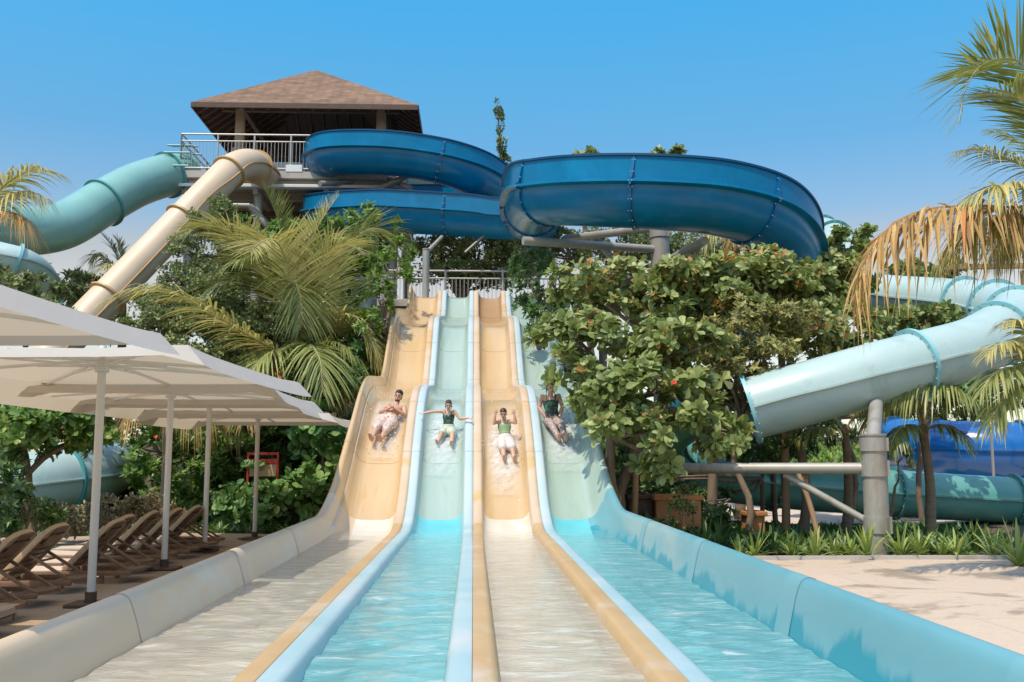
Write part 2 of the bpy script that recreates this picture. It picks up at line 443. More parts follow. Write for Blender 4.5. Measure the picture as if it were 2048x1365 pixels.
def paving_mat(name, c1, c2, sx, sy):
    m, nt, b = new_mat(name); L = nt.links
    tc = N(nt, 'ShaderNodeTexCoord')
    br = N(nt, 'ShaderNodeTexBrick', offset=0.5)
    br.inputs['Color1'].default_value = (*c1, 1); br.inputs['Color2'].default_value = (*c2, 1)
    br.inputs['Mortar'].default_value = (*vary(c1, 0.72), 1)
    br.inputs['Scale'].default_value = 1.0; br.inputs['Brick Width'].default_value = sx; br.inputs['Row Height'].default_value = sy
    br.inputs['Mortar Size'].default_value = 0.006; br.inputs['Bias'].default_value = 0.0
    L.new(tc.outputs['Object'], br.inputs['Vector'])
    nz = N(nt, 'ShaderNodeTexNoise', Scale=0.55, Detail=6.0, Roughness=0.65, Distortion=0.5); L.new(tc.outputs['Object'], nz.inputs['Vector'])
    r = ramp(nt, [(0.535, (0, 0, 0)), (0.585, (1, 1, 1))]); L.new(nz.outputs['Fac'], r.inputs[0])
    mx = N(nt, 'ShaderNodeMix', data_type='RGBA'); L.new(r.outputs[0], mx.inputs['Factor'])
    L.new(br.outputs['Color'], mx.inputs['A'])
    hs = N(nt, 'ShaderNodeHueSaturation', Saturation=1.15, Value=0.70); L.new(br.outputs['Color'], hs.inputs['Color'])
    L.new(hs.outputs[0], mx.inputs['B'])          # damp patches
    n2 = N(nt, 'ShaderNodeTexNoise', Scale=30.0, Detail=4.0); L.new(tc.outputs['Object'], n2.inputs['Vector'])
    m2 = N(nt, 'ShaderNodeMix', data_type='RGBA', blend_type='MULTIPLY'); m2.inputs['Factor'].default_value = 1.0
    r2 = ramp(nt, [(0.3, (0.88, 0.88, 0.88)), (0.7, (1, 1, 1))]); L.new(n2.outputs['Fac'], r2.inputs[0])
    L.new(mx.outputs['Result'], m2.inputs['A']); L.new(r2.outputs[0], m2.inputs['B'])
    L.new(m2.outputs['Result'], b.inputs['Base Color'])
    rr = ramp(nt, [(0.0, (0.85, 0.85, 0.85)), (1.0, (0.35, 0.35, 0.35))]); L.new(r.outputs[0], rr.inputs[0])
    L.new(rr.outputs[0], b.inputs['Roughness'])
    bp = N(nt, 'ShaderNodeBump', Strength=0.25, Distance=0.01); L.new(n2.outputs['Fac'], bp.inputs['Height']); L.new(bp.outputs[0], b.inputs['Normal'])
    return m
M['plaza'] = paving_mat('pink_tan_paving', (0.56, 0.43, 0.315), (0.60, 0.465, 0.345), 1.6, 1.6)
M['deck'] = paving_mat('tan_deck_paving', (0.40, 0.29, 0.20), (0.44, 0.325, 0.23), 1.2, 0.3)

def shingle_mat():
    m, nt, b = new_mat('brown_roof_shingles'); L = nt.links
    tc = N(nt, 'ShaderNodeTexCoord')
    sep = N(nt, 'ShaderNodeSeparateXYZ'); L.new(tc.outputs['Object'], sep.inputs[0])
    ad = N(nt, 'ShaderNodeMath', operation='ADD'); L.new(sep.outputs['X'], ad.inputs[0]); L.new(sep.outputs['Y'], ad.inputs[1])
    cb = N(nt, 'ShaderNodeCombineXYZ'); L.new(ad.outputs[0], cb.inputs['X']); L.new(sep.outputs['Z'], cb.inputs['Y'])
    br = N(nt, 'ShaderNodeTexBrick', offset=0.5)
    br.inputs['Color1'].default_value = (0.185, 0.11, 0.066, 1); br.inputs['Color2'].default_value = (0.25, 0.155, 0.095, 1)
    br.inputs['Mortar'].default_value = (0.12, 0.07, 0.045, 1); br.inputs['Scale'].default_value = 1.0
    br.inputs['Brick Width'].default_value = 0.28; br.inputs['Row Height'].default_value = 0.10; br.inputs['Mortar Size'].default_value = 0.008
    L.new(cb.outputs[0], br.inputs['Vector'])
    nz = N(nt, 'ShaderNodeTexNoise', Scale=2.2, Detail=6.0); L.new(tc.outputs['Object'], nz.inputs['Vector'])
    r = ramp(nt, [(0.3, (0.7, 0.7, 0.7)), (0.7, (1.25, 1.2, 1.15))]); L.new(nz.outputs['Fac'], r.inputs[0])
    mx = N(nt, 'ShaderNodeMix', data_type='RGBA', blend_type='MULTIPLY'); mx.inputs['Factor'].default_value = 1.0
    L.new(br.outputs['Color'], mx.inputs['A']); L.new(r.outputs[0], mx.inputs['B']); L.new(mx.outputs['Result'], b.inputs['Base Color'])
    b.inputs['Roughness'].default_value = 0.85
    bp = N(nt, 'ShaderNodeBump', Strength=0.6, Distance=0.03); L.new(br.outputs['Fac'], bp.inputs['Height']); bp.invert = True
    L.new(bp.outputs[0], b.inputs['Normal'])
    return m
M['shingle'] = shingle_mat()

def water_mat(name, tint, milk, foam=0.35, bump=0.35, milky=0.45):
    """shallow moving water: clear to what lies below, glossy on top, partly aerated"""
    m, nt, b = new_mat(name); L = nt.links
    tc = N(nt, 'ShaderNodeTexCoord'); mp = N(nt, 'ShaderNodeMapping'); mp.inputs['Scale'].default_value = (0.55, 1.5, 1.0)
    L.new(tc.outputs['Object'], mp.inputs[0])
    n1 = N(nt, 'ShaderNodeTexNoise', Scale=8.5, Detail=6.0, Roughness=0.62, Distortion=1.1); L.new(mp.outputs[0], n1.inputs['Vector'])
    bp = N(nt, 'ShaderNodeBump', Strength=bump, Distance=0.05); L.new(n1.outputs['Fac'], bp.inputs['Height'])
    tr = N(nt, 'ShaderNodeBsdfTransparent'); tr.inputs['Color'].default_value = (*tint, 1)
    gl = N(nt, 'ShaderNodeBsdfGlossy', Roughness=0.07); L.new(bp.outputs[0], gl.inputs['Normal'])
    fr = N(nt, 'ShaderNodeFresnel', IOR=1.33); L.new(bp.outputs[0], fr.inputs['Normal'])
    # aerated water: a light cloudiness everywhere and streaks of churned foam
    n2 = N(nt, 'ShaderNodeTexNoise', Scale=5.5, Detail=8.0, Roughness=0.70, Distortion=1.0); L.new(mp.outputs[0], n2.inputs['Vector'])
    r = ramp(nt, [(0.45, (milky,) * 3), (0.60, (milky + foam * .35,) * 3), (0.70, (min(milky + foam, .95),) * 3)]); L.new(n2.outputs['Fac'], r.inputs[0])
    rc = ramp(nt, [(0.52, milk), (0.74, (0.80, 0.82, 0.80))]); L.new(n2.outputs['Fac'], rc.inputs[0])
    df = N(nt, 'ShaderNodeBsdfDiffuse'); L.new(rc.outputs[0], df.inputs['Color']); L.new(bp.outputs[0], df.inputs['Normal'])
    m0 = N(nt, 'ShaderNodeMixShader'); L.new(r.outputs[0], m0.inputs[0]); L.new(tr.outputs[0], m0.inputs[1]); L.new(df.outputs[0], m0.inputs[2])
    m1 = N(nt, 'ShaderNodeMixShader'); L.new(fr.outputs[0], m1.inputs[0]); L.new(m0.outputs[0], m1.inputs[1]); L.new(gl.outputs[0], m1.inputs[2])
    # the film thins out to nothing where the mesh's own depth weight falls to zero, in ragged tongues
    wt = N(nt, 'ShaderNodeAttribute', attribute_name='rnd')
    n3 = N(nt, 'ShaderNodeTexNoise', Scale=9.0, Detail=4.0); L.new(mp.outputs[0], n3.inputs['Vector'])
    sm = N(nt, 'ShaderNodeMath', operation='MULTIPLY_ADD'); L.new(n3.outputs['Fac'], sm.inputs[0]); sm.inputs[1].default_value = -0.7; L.new(wt.outputs['Fac'], sm.inputs[2])
    rw = ramp(nt, [(0.0, (0, 0, 0)), (0.35, (1, 1, 1))]); L.new(sm.outputs[0], rw.inputs[0])
    t2 = N(nt, 'ShaderNodeBsdfTransparent')
    m3 = N(nt, 'ShaderNodeMixShader'); L.new(rw.outputs[0], m3.inputs[0]); L.new(t2.outputs[0], m3.inputs[1]); L.new(m1.outputs[0], m3.inputs[2])
    L.new(m3.outputs[0], nt.nodes['Material Output'].inputs['Surface'])
    return m
M['water_blue'] = water_mat('turquoise_water', (0.80, 0.97, 0.97), (0.30, 0.67, 0.69), 0.40, 0.30, 0.42)
M['water_tan'] = water_mat('clear_water_over_cream', (0.92, 0.92, 0.82), (0.74, 0.70, 0.58), 0.34, 0.30, 0.42)

def spray_mat():
    m, nt, b = new_mat('white_water_spray'); L = nt.links
    b.inputs['Base Color'].default_value = (.85, .86, .86, 1); b.inputs['Roughness'].default_value = .3
    t = N(nt, 'ShaderNodeBsdfTransparent'); mx = N(nt, 'ShaderNodeMixShader')
    at_ = N(nt, 'ShaderNodeAttribute', attribute_name='rnd')
    L.new(at_.outputs['Fac'], mx.inputs[0]); L.new(t.outputs[0], mx.inputs[1]); L.new(b.outputs[0], mx.inputs[2])
    L.new(mx.outputs[0], nt.nodes['Material Output'].inputs['Surface'])
    return m
M['spray'] = spray_mat()
M['wall_strap'] = surf_mat('pale_joint_strap', (0.60, 0.48, 0.35), 0.42, 0.06, 2.0)
M['wall_strap_blue'] = surf_mat('pale_blue_joint_strap', (0.165, 0.37, 0.41), 0.38, 0.06, 2.0)

def wet_wall():
    """turquoise wall, darker and shinier where the water keeps it wet"""
    m = M['wall_turq']; nt = m.node_tree; L = nt.links; b = nt.nodes['Principled BSDF']
    src = b.inputs['Base Color'].links[0].from_socket
    tc = N(nt, 'ShaderNodeTexCoord'); sp = N(nt, 'ShaderNodeSeparateXYZ'); L.new(tc.outputs['Object'], sp.inputs[0])
    mp = N(nt, 'ShaderNodeMapping'); mp.inputs['Scale'].default_value = (1, 1.1, .2); L.new(tc.outputs['Object'], mp.inputs[0])
    nz = N(nt, 'ShaderNodeTexNoise', Scale=2.2, Detail=5.0, Roughness=.6); L.new(mp.outputs[0], nz.inputs['Vector'])
    a = N(nt, 'ShaderNodeMath', operation='MULTIPLY_ADD'); L.new(nz.outputs['Fac'], a.inputs[0]); a.inputs[1].default_value = .55; a.inputs[2].default_value = .18
    sb = N(nt, 'ShaderNodeMath', operation='SUBTRACT'); L.new(a.outputs[0], sb.inputs[0]); L.new(sp.outputs['Z'], sb.inputs[1])
    r = ramp(nt, [(0.0, (0, 0, 0)), (0.05, (1, 1, 1))]); L.new(sb.outputs[0], r.inputs[0])
    mx = N(nt, 'ShaderNodeMix', data_type='RGBA'); L.new(r.outputs[0], mx.inputs['Factor']); L.new(src, mx.inputs['A']); mx.inputs['B'].default_value = (.025, .27, .335, 1)
    L.new(mx.outputs['Result'], b.inputs['Base Color'])
wet_wall()

# ------------------------------------------------------------------ slide profile and terrain
_PY = np.array([(-4.0, 0.342, .0075), (11.7, 0.458, .0075), (12.5, 0.575, .30), (13.1, 0.83, .58), (13.86, 1.37, .74), (15.2, 2.17, .46), (16.35, 2.50, .10), (18.5, 2.68, .10),
                (19.7, 3.30, .74), (20.9, 4.15, .66), (21.5, 4.40, .17), (25.2, 4.97, .16), (25.9, 5.27, .72), (26.6, 5.85, .9)])

def ztop(y):
    y = np.asarray(y, float)
    i = np.clip(np.searchsorted(_PY[:, 0], y) - 1, 0, len(_PY) - 2)
    a, b = _PY[i], _PY[i + 1]
    h = b[..., 0] - a[..., 0]; t = np.clip((y - a[..., 0]) / h, 0, 1)
    t2, t3 = t * t, t * t * t
    return (2 * t3 - 3 * t2 + 1) * a[..., 1] + (t3 - 2 * t2 + t) * h * a[..., 2] + (-2 * t3 + 3 * t2) * b[..., 1] + (t3 - t2) * h * b[..., 2]

def gz(x, y):
    """height of the planted ground: flat by the slide's foot, a bank under and left of the slide"""
    x = np.asarray(x, float); y = np.asarray(y, float)
    y0 = 13.2 + 7.6 * smooth01((-1.75 - x) / 1.3)
    up = np.clip((y - y0) / (26.2 - y0), 0, 1) ** 1.2 * 4.6
    fall = smooth01((x + 10.5) / 4.5) * smooth01((4.6 - x) / 2.2)
    back = 1 - smooth01((y - 38) / 14)
    berm = 2.3 * smooth01((y - 27) / 14) * smooth01((x - 4) / 5)
    bumps = 0.06 * np.sin(x * 1.7 + y) * np.sin(y * 1.3 - x * .6) * smooth01((y - 13.6) / 3)
    return up * fall * back + berm + bumps

# ground: one sheet to the horizon, finer near the camera
def build_ground():
    xs = np.unique(np.concatenate([np.linspace(-16, 16, 81), np.array([-900, -400, -150, -70, -40, -25, 25, 40, 70, 150, 400, 900])]))
    ys = np.unique(np.concatenate([np.linspace(-6, 50, 141), np.array([-900, -300, -80, -25, 60, 80, 130, 300, 900])]))
    X, Y = np.meshgrid(xs, ys)
    Z = gz(X, Y) - 0.012
    n = len(xs); m = MB()
    F = [(j * n + i, j * n + i + 1, (j + 1) * n + i + 1, (j + 1) * n + i) for j in range(len(ys) - 1) for i in range(n - 1)]
    m.add(np.stack([X, Y, Z], -1).reshape(-1, 3), F)
    o = m.build('ground', M['ground'], smooth=180)
    tag(o, 'dark planted garden soil under the shrubs and palms', kind='structure')
build_ground()

def sheet(name, poly, z, mat, label, t=0.0):
    m = MB()
    P = [(x, y, z) for x, y in poly]
    k = len(P)
    if t:
        P2 = [(x, y, z - t) for x, y in poly]
        m.add(P + P2, [tuple(range(k)), tuple(range(2 * k - 1, k - 1, -1))] + [(i, k + i, k + (i + 1) % k, (i + 1) % k) for i in range(k)])
    else:
        m.add(P, [tuple(range(k))])
    o = m.build(name, mat)
    return tag(o, label, kind='structure')

sheet('sun_deck', [(-1.9, -8), (-1.9, 12.4), (-2.3, 15.2), (-2.8, 17.6), (-5.6, 18.3), (-8.6, 17.6), (-14, 15.4), (-14, -8)], 0.02, M['deck'], 'tan paved sun deck under the loungers and umbrellas', 0.10)
sheet('paved_plaza', [(1.9, -8), (14, -8), (14, 12.1), (9, 12.75), (4.4, 12.85), (1.9, 12.9)], 0.02, M['plaza'], 'pinkish paved plaza right of the slide', 0.10)
m = MB()
kp = spline([(1.95, 12.93, .02), (4.4, 12.88, .02), (9, 12.78, .02), (14, 12.13, .02)], 40)
m.sweep(kp, [(-.04, -.1), (.05, -.1), (.05, .045), (-.04, .045)])
tag(m.build('kerb', M['deck_concrete']), 'low concrete kerb along the back of the plaza', kind='structure')
# bank of sand and a lawn strip far right behind the tubes
def patch(name, x0, x1, y0, y1, mat, label, dz, kind='structure', nx=40, ny=24):
    xs = np.linspace(x0, x1, nx); ys = np.linspace(y0, y1, ny); X, Y = np.meshgrid(xs, ys)
    m = MB(); m.add(np.stack([X, Y, gz(X, Y) + dz(X, Y)], -1).reshape(-1, 3), [(j * nx + i, j * nx + i + 1, (j + 1) * nx + i + 1, (j + 1) * nx + i) for j in range(ny - 1) for i in range(nx - 1)])
    return tag(m.build(name, mat, smooth=180), label, kind=kind)
patch('sand_bank', 4.5, 26, 20.5, 37, M['sand'], 'pale bank of sand behind the green tubes', lambda X, Y: 0.02 + 0.05 * np.sin(X * 1.1) * np.sin(Y * .9) + 0.0 * X)

# ------------------------------------------------------------------ four-lane mat racing slide
P_LANE = 0.85
slide = thing('mat_racing_slide', 'wide wavy slide of four yellow and pale blue lanes running down to the water', 'water slide', (0, 12.5, 0))
SEAMS = [13.9, 15.2, 16.3, 18.95, 20.2, 21.4, 23.6, 25.75]
Y_CH = 12.88

def depth(y):
    return 0.205 + 0.10 * (1 - smooth01((np.asarray(y) - 10.6) / 1.6))

def lane_path(y0, y1, step=0.10):
    ys = list(np.arange(y0, y1, step)) + [y1]
    gr = []
    for s in SEAMS:
        if y0 < s < y1:
            ys += [s - .011, s - .009, s + .009, s + .011]; gr.append(s)
    ys = np.array(sorted(set(np.round(ys, 4))))
    g = np.zeros(len(ys))
    for s in gr: g[np.abs(ys - s) < .010] = -0.006
    z = ztop(ys); sl = (ztop(ys + .02) - ztop(ys - .02)) / .04
    c = 1 / np.sqrt(1 + sl * sl); s_ = sl * c
    return ys, z, c, s_, g

def strip(prof_fn, y0, y1, name, mat, parent, step=0.10, smooth=50):
    ys, z, c, s_, g = lane_path(y0, y1, step)
    D = depth(ys)
    prof = np.array([(prof_fn(d, y) if prof_fn.__qualname__.startswith(('wall_prof', 'rail_prof')) else prof_fn(d)) for d, y in zip(D, ys)])            # (N, M, 2)
    n, k = prof.shape[:2]
    h = prof[:, :, 1] + g[:, None]
    P = np.stack([prof[:, :, 0], ys[:, None] - s_[:, None] * h, z[:, None] + c[:, None] * h], -1)
    F = [(i * k + j, i * k + j + 1, (i + 1) * k + j + 1, (i + 1) * k + j) for i in range(n - 1) for j in range(k - 1)]
    m = MB(); m.add(P.reshape(-1, 3), F)
    return m.build(name, mat, parent, smooth=smooth)

def floor_prof(c, left=True, right=True):
    def f(D):
        half = [(0.0, -D - .008), (.14, -D - .004), (.215, -D + .012), (.262, -D + .05), (.288, -D + .11)]
        r = half if right else half[:3]
        l = half if left else half[:3]
        return [(c - a, b) for a, b in l[::-1]] + [(c + a, b) for a, b in r[1:]]
    return f

def RAIL_FLAT(D):
    return [(.288, -D + .11), (.302, -.085), (.312, -.045), (.320, -.018), (.332, -.003), (.352, .0), (.385, .001), (.4145, .0), (.422, -.001), (.4246, -.006)]

def RAIL_ROUND(D):
    return [(.288, -D + .11), (.297, -.06), (.303, -.030), (.309, -.012), (.324, -.002), (.346, .002), (.375, .003), (.400, .001), (.415, -.006), (.4245, -.022)]

def flat_rail_prof(c, sgn):
    def f(D):
        q = RAIL_FLAT(D)
        q = [(c + sgn * a, b) for a, b in q]
        return q if sgn > 0 else q[::-1]
    return f

def rail_prof(c, sgn):
    def f(D, y=99.0):
        w = float(smooth01((y - 9.5) / 3.5))
        q = [(a0 * (1 - w) + a1 * w, b0 * (1 - w) + b1 * w) for (a0, b0), (a1, b1) in zip(RAIL_FLAT(D), RAIL_ROUND(D))]
        q = [(c + sgn * a, b) for a, b in q]
        return q if sgn > 0 else q[::-1]
    return f

def wall_prof(c, sgn, k=1.0):
    def f(D, y=0.0):
        kk = k * (1 - (1 - .70 / k) * float(smooth01((y - 12.3) / 2.4)))
        q = [(.215, -D + .012), (.268, -D + .030), (.315, -D + .065), (.354, -D + .115), (.388, -D + .185), (.418, -.015), (.440, .055), (.458, .105), (.474, .135), (.498, .152), (.528, .156), (.556, .148), (.574, .125), (.580, .08), (.575, -.12), (.55, -.75)]
        up = (.085 if sgn > 0 else .02)
        q = [(c + sgn * (.215 * k + (a - .215) * kk if a > .215 else a * k), b + up * float(smooth01((a - .32) / .14)) * (1 - float(smooth01((y - 12.5) / 3)))) for a, b in q]
        return q if sgn > 0 else q[::-1]
    return f

LC = [-1.5 * P_LANE, -0.5 * P_LANE, 0.5 * P_LANE, 1.5 * P_LANE]
yel = [True, False, True, False]
names = ['leftmost yellow lane', 'blue lane left of the middle', 'yellow lane right of the middle', 'rightmost blue lane']
for i, c in enumerate(LC):
    fm = M['yellow'] if yel[i] else M['aqua']; rm = M['yellow_rail'] if yel[i] else M['aqua_rail']
    fr = M['run_cream'] if yel[i] else M['run_turq']; rr = M['run_ochre'] if yel[i] else M['run_turq_rail']
    top_y = 26.6
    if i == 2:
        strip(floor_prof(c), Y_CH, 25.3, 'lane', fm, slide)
        tag(strip(floor_prof(c), 25.3, top_y, 'lane', M['lane_shade'], slide), 'top section of the second yellow lane, coloured brown for the shadow on it')
    else:
        strip(floor_prof(c, i > 0, i < 3), Y_CH, top_y, 'lane', fm, slide)
    strip(floor_prof(c, i > 0, i < 3), -3.0, Y_CH, 'runout', fr, slide)
    for sg in (-1, 1):
        if (i == 0 and sg < 0) or (i == 3 and sg > 0):
            wm = M['wall_beige'] if i == 0 else M['wall_turq']
            k = 1.0 if i == 0 else 0.93
            strip(wall_prof(c, sg, k), -3.0, 12.88, 'side_wall', wm, slide)
            strip(wall_prof(c, sg, k), 12.88, top_y, 'side_wall', M['yellow'] if i == 0 else M['aqua'], slide)
        else:
            strip(rail_prof(c, sg), 12.3, top_y, 'divider_rail', rm, slide)
            strip(rail_prof(c, sg), -3.0, 12.3, 'divider_rail', rr, slide)
# joint straps over the side walls, one at each joint of the moulded sections
for sy in [3.1, 5.4, 7.7, 10.0]:
    for c, sg, k, mt in ((LC[0], -1, 1.0, 'wall_strap'), (LC[3], 1, 0.93, 'wall_strap_blue')):
        ys = np.array([sy - .12, sy + .12]); pr = [(a, b) for a, b in wall_prof(c, sg, k)(0.3)]
        pr = pr[4:14] if sg > 0 else pr[2:12]
        q = np.array(pr); mid = q.mean(0); 
        n_ = np.gradient(q, axis=0); nn = np.stack([n_[:, 1], -n_[:, 0]], 1); nn /= np.linalg.norm(nn, axis=1)[:, None]
        q = q - nn * .0022 if (( -nn)[4, 1] > 0) else q + nn * .0022
        P = np.array([[(x, y, float(ztop(y)) + h) for x, h in q] for y in ys]).reshape(-1, 3); k2 = len(q)
        mm = MB(); mm.add(P, [(j, j + 1, k2 + j + 1, k2 + j) for j in range(k2 - 1)])
        mm.build('joint_strap', M[mt], slide, smooth=60)

# water in the runouts
def build_water(i, c):
    y = np.concatenate([np.arange(-2.9, 9.0, 0.035), np.arange(9.0, 12.9, 0.05)])
    half = 0.306
    lo, hi = -half, half
    if i == 0: lo = -0.385
    if i == 3: hi = 0.36
    x = np.linspace(c + lo, c + hi, 19)
    X, Y = np.meshgrid(x, y)
    zb = ztop(np.minimum(Y, 11.7)) - 0.062 + np.maximum(Y - 11.2, 0) * 0.03
    amp = 0.0085 * (1 - smooth01((Y - 6.5) / 3)) + 0.0015
    r = np.random.default_rng(30 + i); W = np.zeros_like(X)
    for _ in range(16):
        k = r.uniform(9, 46); a = r.normal(math.pi / 2, 0.6); p = r.uniform(0, 6.28)
        W += np.sin(k * (X * math.cos(a) * 1.5 + Y * math.sin(a)) + p) * (7 / k)
    Z = zb + amp * W * 0.45
    dep = Z - (ztop(Y) - depth(Y))
    wgt = np.clip(dep / .08, 0, 1) * np.clip(.25 + (12.9 - Y) / 3.6, 0, 1) * np.clip((12.9 - Y) / .5, 0, 1)
    n = len(x)
    m = MB(); m.add(np.stack([X, Y, Z], -1).reshape(-1, 3), [(j * n + q, j * n + q + 1, (j + 1) * n + q + 1, (j + 1) * n + q) for j in range(len(y) - 1) for q in range(n - 1)], rnd=wgt.ravel())
    o = m.build('water', M['water_tan'] if yel[i] else M['water_blue'], smooth=180)
    tag(o, 'rippling shallow water in the %s of the slide' % names[i], kind='structure')
for i, c in enumerate(LC): build_water(i, c)

# start platform at the head of the lanes
pf = thing('start_platform', 'grey railed platform at the head of the four lanes', 'platform', (0, 27.4, 5.4))
zP = float(ztop(26.6)) - 0.23
m = MB(); m.box((0, 27.75, zP - .10), (5.2, 2.2, .2), bevel=.01); m.build('deck', M['deck_concrete'], pf)
def railing(x0, y0, x1, y1, z, h=1.05, gap=0.115, posts=1.5, name='railing', parent=None, r=.022, mat=None, mid=True):
    m = MB(); a = np.array([x0, y0, z]); b = np.array([x1, y1, z]); L = np.linalg.norm(b - a); up = np.array([0, 0, 1.0])
    m.tube([a + up * h, b + up * h], r * 1.25, 8); m.tube([a + up * .1, b + up * .1], r, 6)
    if mid: m.tube([a + up * (h - .22), b + up * (h - .22)], r, 6)
    k = max(1, int(round(L / posts)))
    for i in range(k + 1):
        p = a + (b - a) * i / k; m.tube([p, p + up * h], r * 1.3, 8)
    nb = int(L / gap)
    for i in range(1, nb):
        p = a + (b - a) * i / nb; m.tube([p + up * .1, p + up * (h - (.22 if mid else 0))], .009, 5)
    return m.build(name, mat or M['rail_steel'], parent, smooth=40)
railing(-2.5, 28.75, 2.5, 28.75, zP, h=1.18, parent=pf)
railing(-2.5, 26.75, -2.5, 28.75, zP, h=1.18, parent=pf); railing(2.5, 26.75, 2.5, 28.75, zP, h=1.18, parent=pf)
for x in (-2.3, 0, 2.3):
    for y in (27.0, 28.5):
        m = MB(); g = float(gz(x, y)); m.tube([(x, y, g - .3), (x, y, zP - .2)], .09, 10); m.build('post', M['steel'], pf, smooth=40)

# ------------------------------------------------------------------ tube slides and flumes
def sub(path, a, b):
    n = len(path); return path[int(round(a * (n - 1))):int(round(b * (n - 1))) + 1]

def ring_flange(root, p, T, r, mat, w=.055, out=.075, bolts=18, name='flange', mat_b=None):
    m = MB()
    T = T / np.linalg.norm(T)
    pts = np.array([p - T * w / 2, p + T * w / 2])
    s = np.cross(T, [0, 0, 1.0])
    s = np.array([1.0, 0, 0]) if np.linalg.norm(s) < 1e-3 else s / np.linalg.norm(s)
    u = np.cross(s, T); n = 32
    ang = np.linspace(0, 2 * math.pi, n, endpoint=False)
    prof = [(r - .01, -w / 2), (r + out, -w / 2), (r + out, w / 2), (r - .01, w / 2)]
    P, F = [], []
    for a in ang:
        d = math.cos(a) * s + math.sin(a) * u
        for rr, t in prof: P.append(p + d * rr + T * t)
    for i in range(n):
        for j in range(4):
            k = (i + 1) % n
            F.append((i * 4 + j, i * 4 + (j + 1) % 4, k * 4 + (j + 1) % 4, k * 4 + j))
    m.add(P, F)
    for i in range(bolts):
        a = 2 * math.pi * (i + .5) / bolts; d = math.cos(a) * s + math.sin(a) * u
        for sg in (-1, 1):
            m.box(p + d * (r + out * .55) + T * sg * (w / 2 + .006), (.022, .022, .022), mat=1)
    return m.build(name, [mat, mat_b or M['bolt']], root, smooth=40)

def tube_slide(name, label, cat, ctrl, r, mat, mat_edge, cuts, seam=True, nseg=160, seam_mat=None, bolts=18, group=None, seam_ang=0.0, sec_name='tube_section'):
    path = spline([at(*c) if len(c) == 3 else np.array(c[:3]) for c in ctrl], nseg)
    root = thing(name, label, cat, path[len(path) // 2] * np.array([1, 1, 0]), group)
    cuts = [0.0] + list(cuts) + [1.0]
    T, S, U = frames(path)
    for a, b in zip(cuts[:-1], cuts[1:]):
        i0, i1 = int(round(a * (nseg - 1))), int(round(b * (nseg - 1)))
        m = MB(); ang = np.linspace(0, 2 * math.pi, 40, endpoint=False)
        pr = np.stack([np.cos(ang), np.sin(ang)], 1) * r
        m.sweep(path[i0:i1 + 1], pr, S=S[i0:i1 + 1], U=U[i0:i1 + 1], cap=False)
        m.build(sec_name, mat, root, smooth=60)
        if seam:
            for sg in (-1, 1):
                m = MB()
                q = [(r - .01, -.016), (r + .055, -.016), (r + .055, .016), (r - .01, .016)]
                q = [(sg * x, y) for x, y in q]
                if sg < 0: q = q[::-1]
                m.sweep(path[i0:i1 + 1], q, S=S[i0:i1 + 1], U=U[i0:i1 + 1])
                m.build('seam_flange', seam_mat or mat, root, smooth=30)
    for c in cuts[1:-1] + [1.0]:
        i = int(round(c * (nseg - 1)))
        ring_flange(root, path[i], T[i], r, mat_edge, bolts=bolts)
    return root, path

# pale aqua tube slide on the right, sweeping round and down in front of the planting
pale_root, pale_path = tube_slide('tube_slide', 'pale aqua tube slide bending at the right edge and dropping left onto a grey column', 'water slide',
    [(1560, 566, 22.5), (1740, 590, 21.5), (1860, 601, 20.2), (1955, 610, 18.9), (2016, 622, 17.7), (2032, 638, 16.7), (1998, 666, 15.9), (1940, 697, 15.4), (1850, 722, 15.1), (1750, 748, 14.9), (1630, 782, 14.9), (1500, 818, 15.1)],
    0.475, M['pale_tube'], M['pale_edge'], [0.17, 0.34, 0.42, 0.53, 0.64, 0.80], seam_mat=M['pale_tube'])
# green lower run on the ground: continues from the bend behind the shrub to the right
green_root, green_path = tube_slide('tube_slide', 'green tube slide lying low behind the grey post, bending up left behind the leafy tree', 'water slide',
    [(1430, 800, 16.5), (1372, 828, 16.9), (1325, 866, 17.4), (1318, 905, 18.2), (1360, 935, 19.0), (1440, 955, 19.6), (1580, 972, 20.0), (1760, 985, 20.2), (1900, 994, 20.3), (2080, 1004, 20.3), (2260, 1010, 20.2)],
    0.47, M['green_tube'], M['teal_edge'], [0.22, 0.42, 0.62, 0.82], seam_mat=M['teal_edge'])
# deep blue tubes far right
navy_root, navy_path = tube_slide('tube_slide', 'deep blue tube slide lying far right behind the palm trunk', 'water slide',
    [(2400, 908, 25), (2200, 906, 25), (2000, 902, 25.3), (1880, 897, 26.2), (1790, 890, 28)], 0.74, M['navy_tube'], M['blue_edge'], [0.25, 0.55, 0.8])
# pale aqua tube behind the big flume
tube_slide('tube_slide', 'pale aqua tube slide crossing behind the tower column between the two blue flume runs', 'water slide',
    [(680, 372, 36), (760, 366, 36), (860, 368, 36), (940, 388, 35.5), (1010, 412, 35), (1120, 440, 34.5)], 0.62, M['pale_tube'], M['pale_edge'], [0.3, 0.6])
tube_slide('tube_slide', 'pale aqua tube bending down behind the right end of the big blue curve', 'water slide',
    [(1690, 560, 23.2), (1684, 520, 23.4), (1672, 484, 24.2), (1640, 466, 25.8), (1570, 462, 27.8)], 0.42, M['pale_tube'], M['teal_edge'], [0.35, 0.6])
# beige tube from the tower
tube_slide('tube_slide', 'beige tube slide dropping steeply from the tower deck to the lower left', 'water slide',
    [(533, 353, 30.7), (519, 338, 29.8), (497, 328, 29.0), (466, 338, 28.4), (430, 373, 27.8), (370, 434, 27.2), (295, 512, 26.4), (200, 610, 25.4), (115, 698, 24.6), (20, 796, 23.8)],
    0.44, M['beige_tube'], M['ochre_flange'], [0.10, 0.23, 0.42, 0.70], seam_mat=M['ochre_flange'], bolts=0)
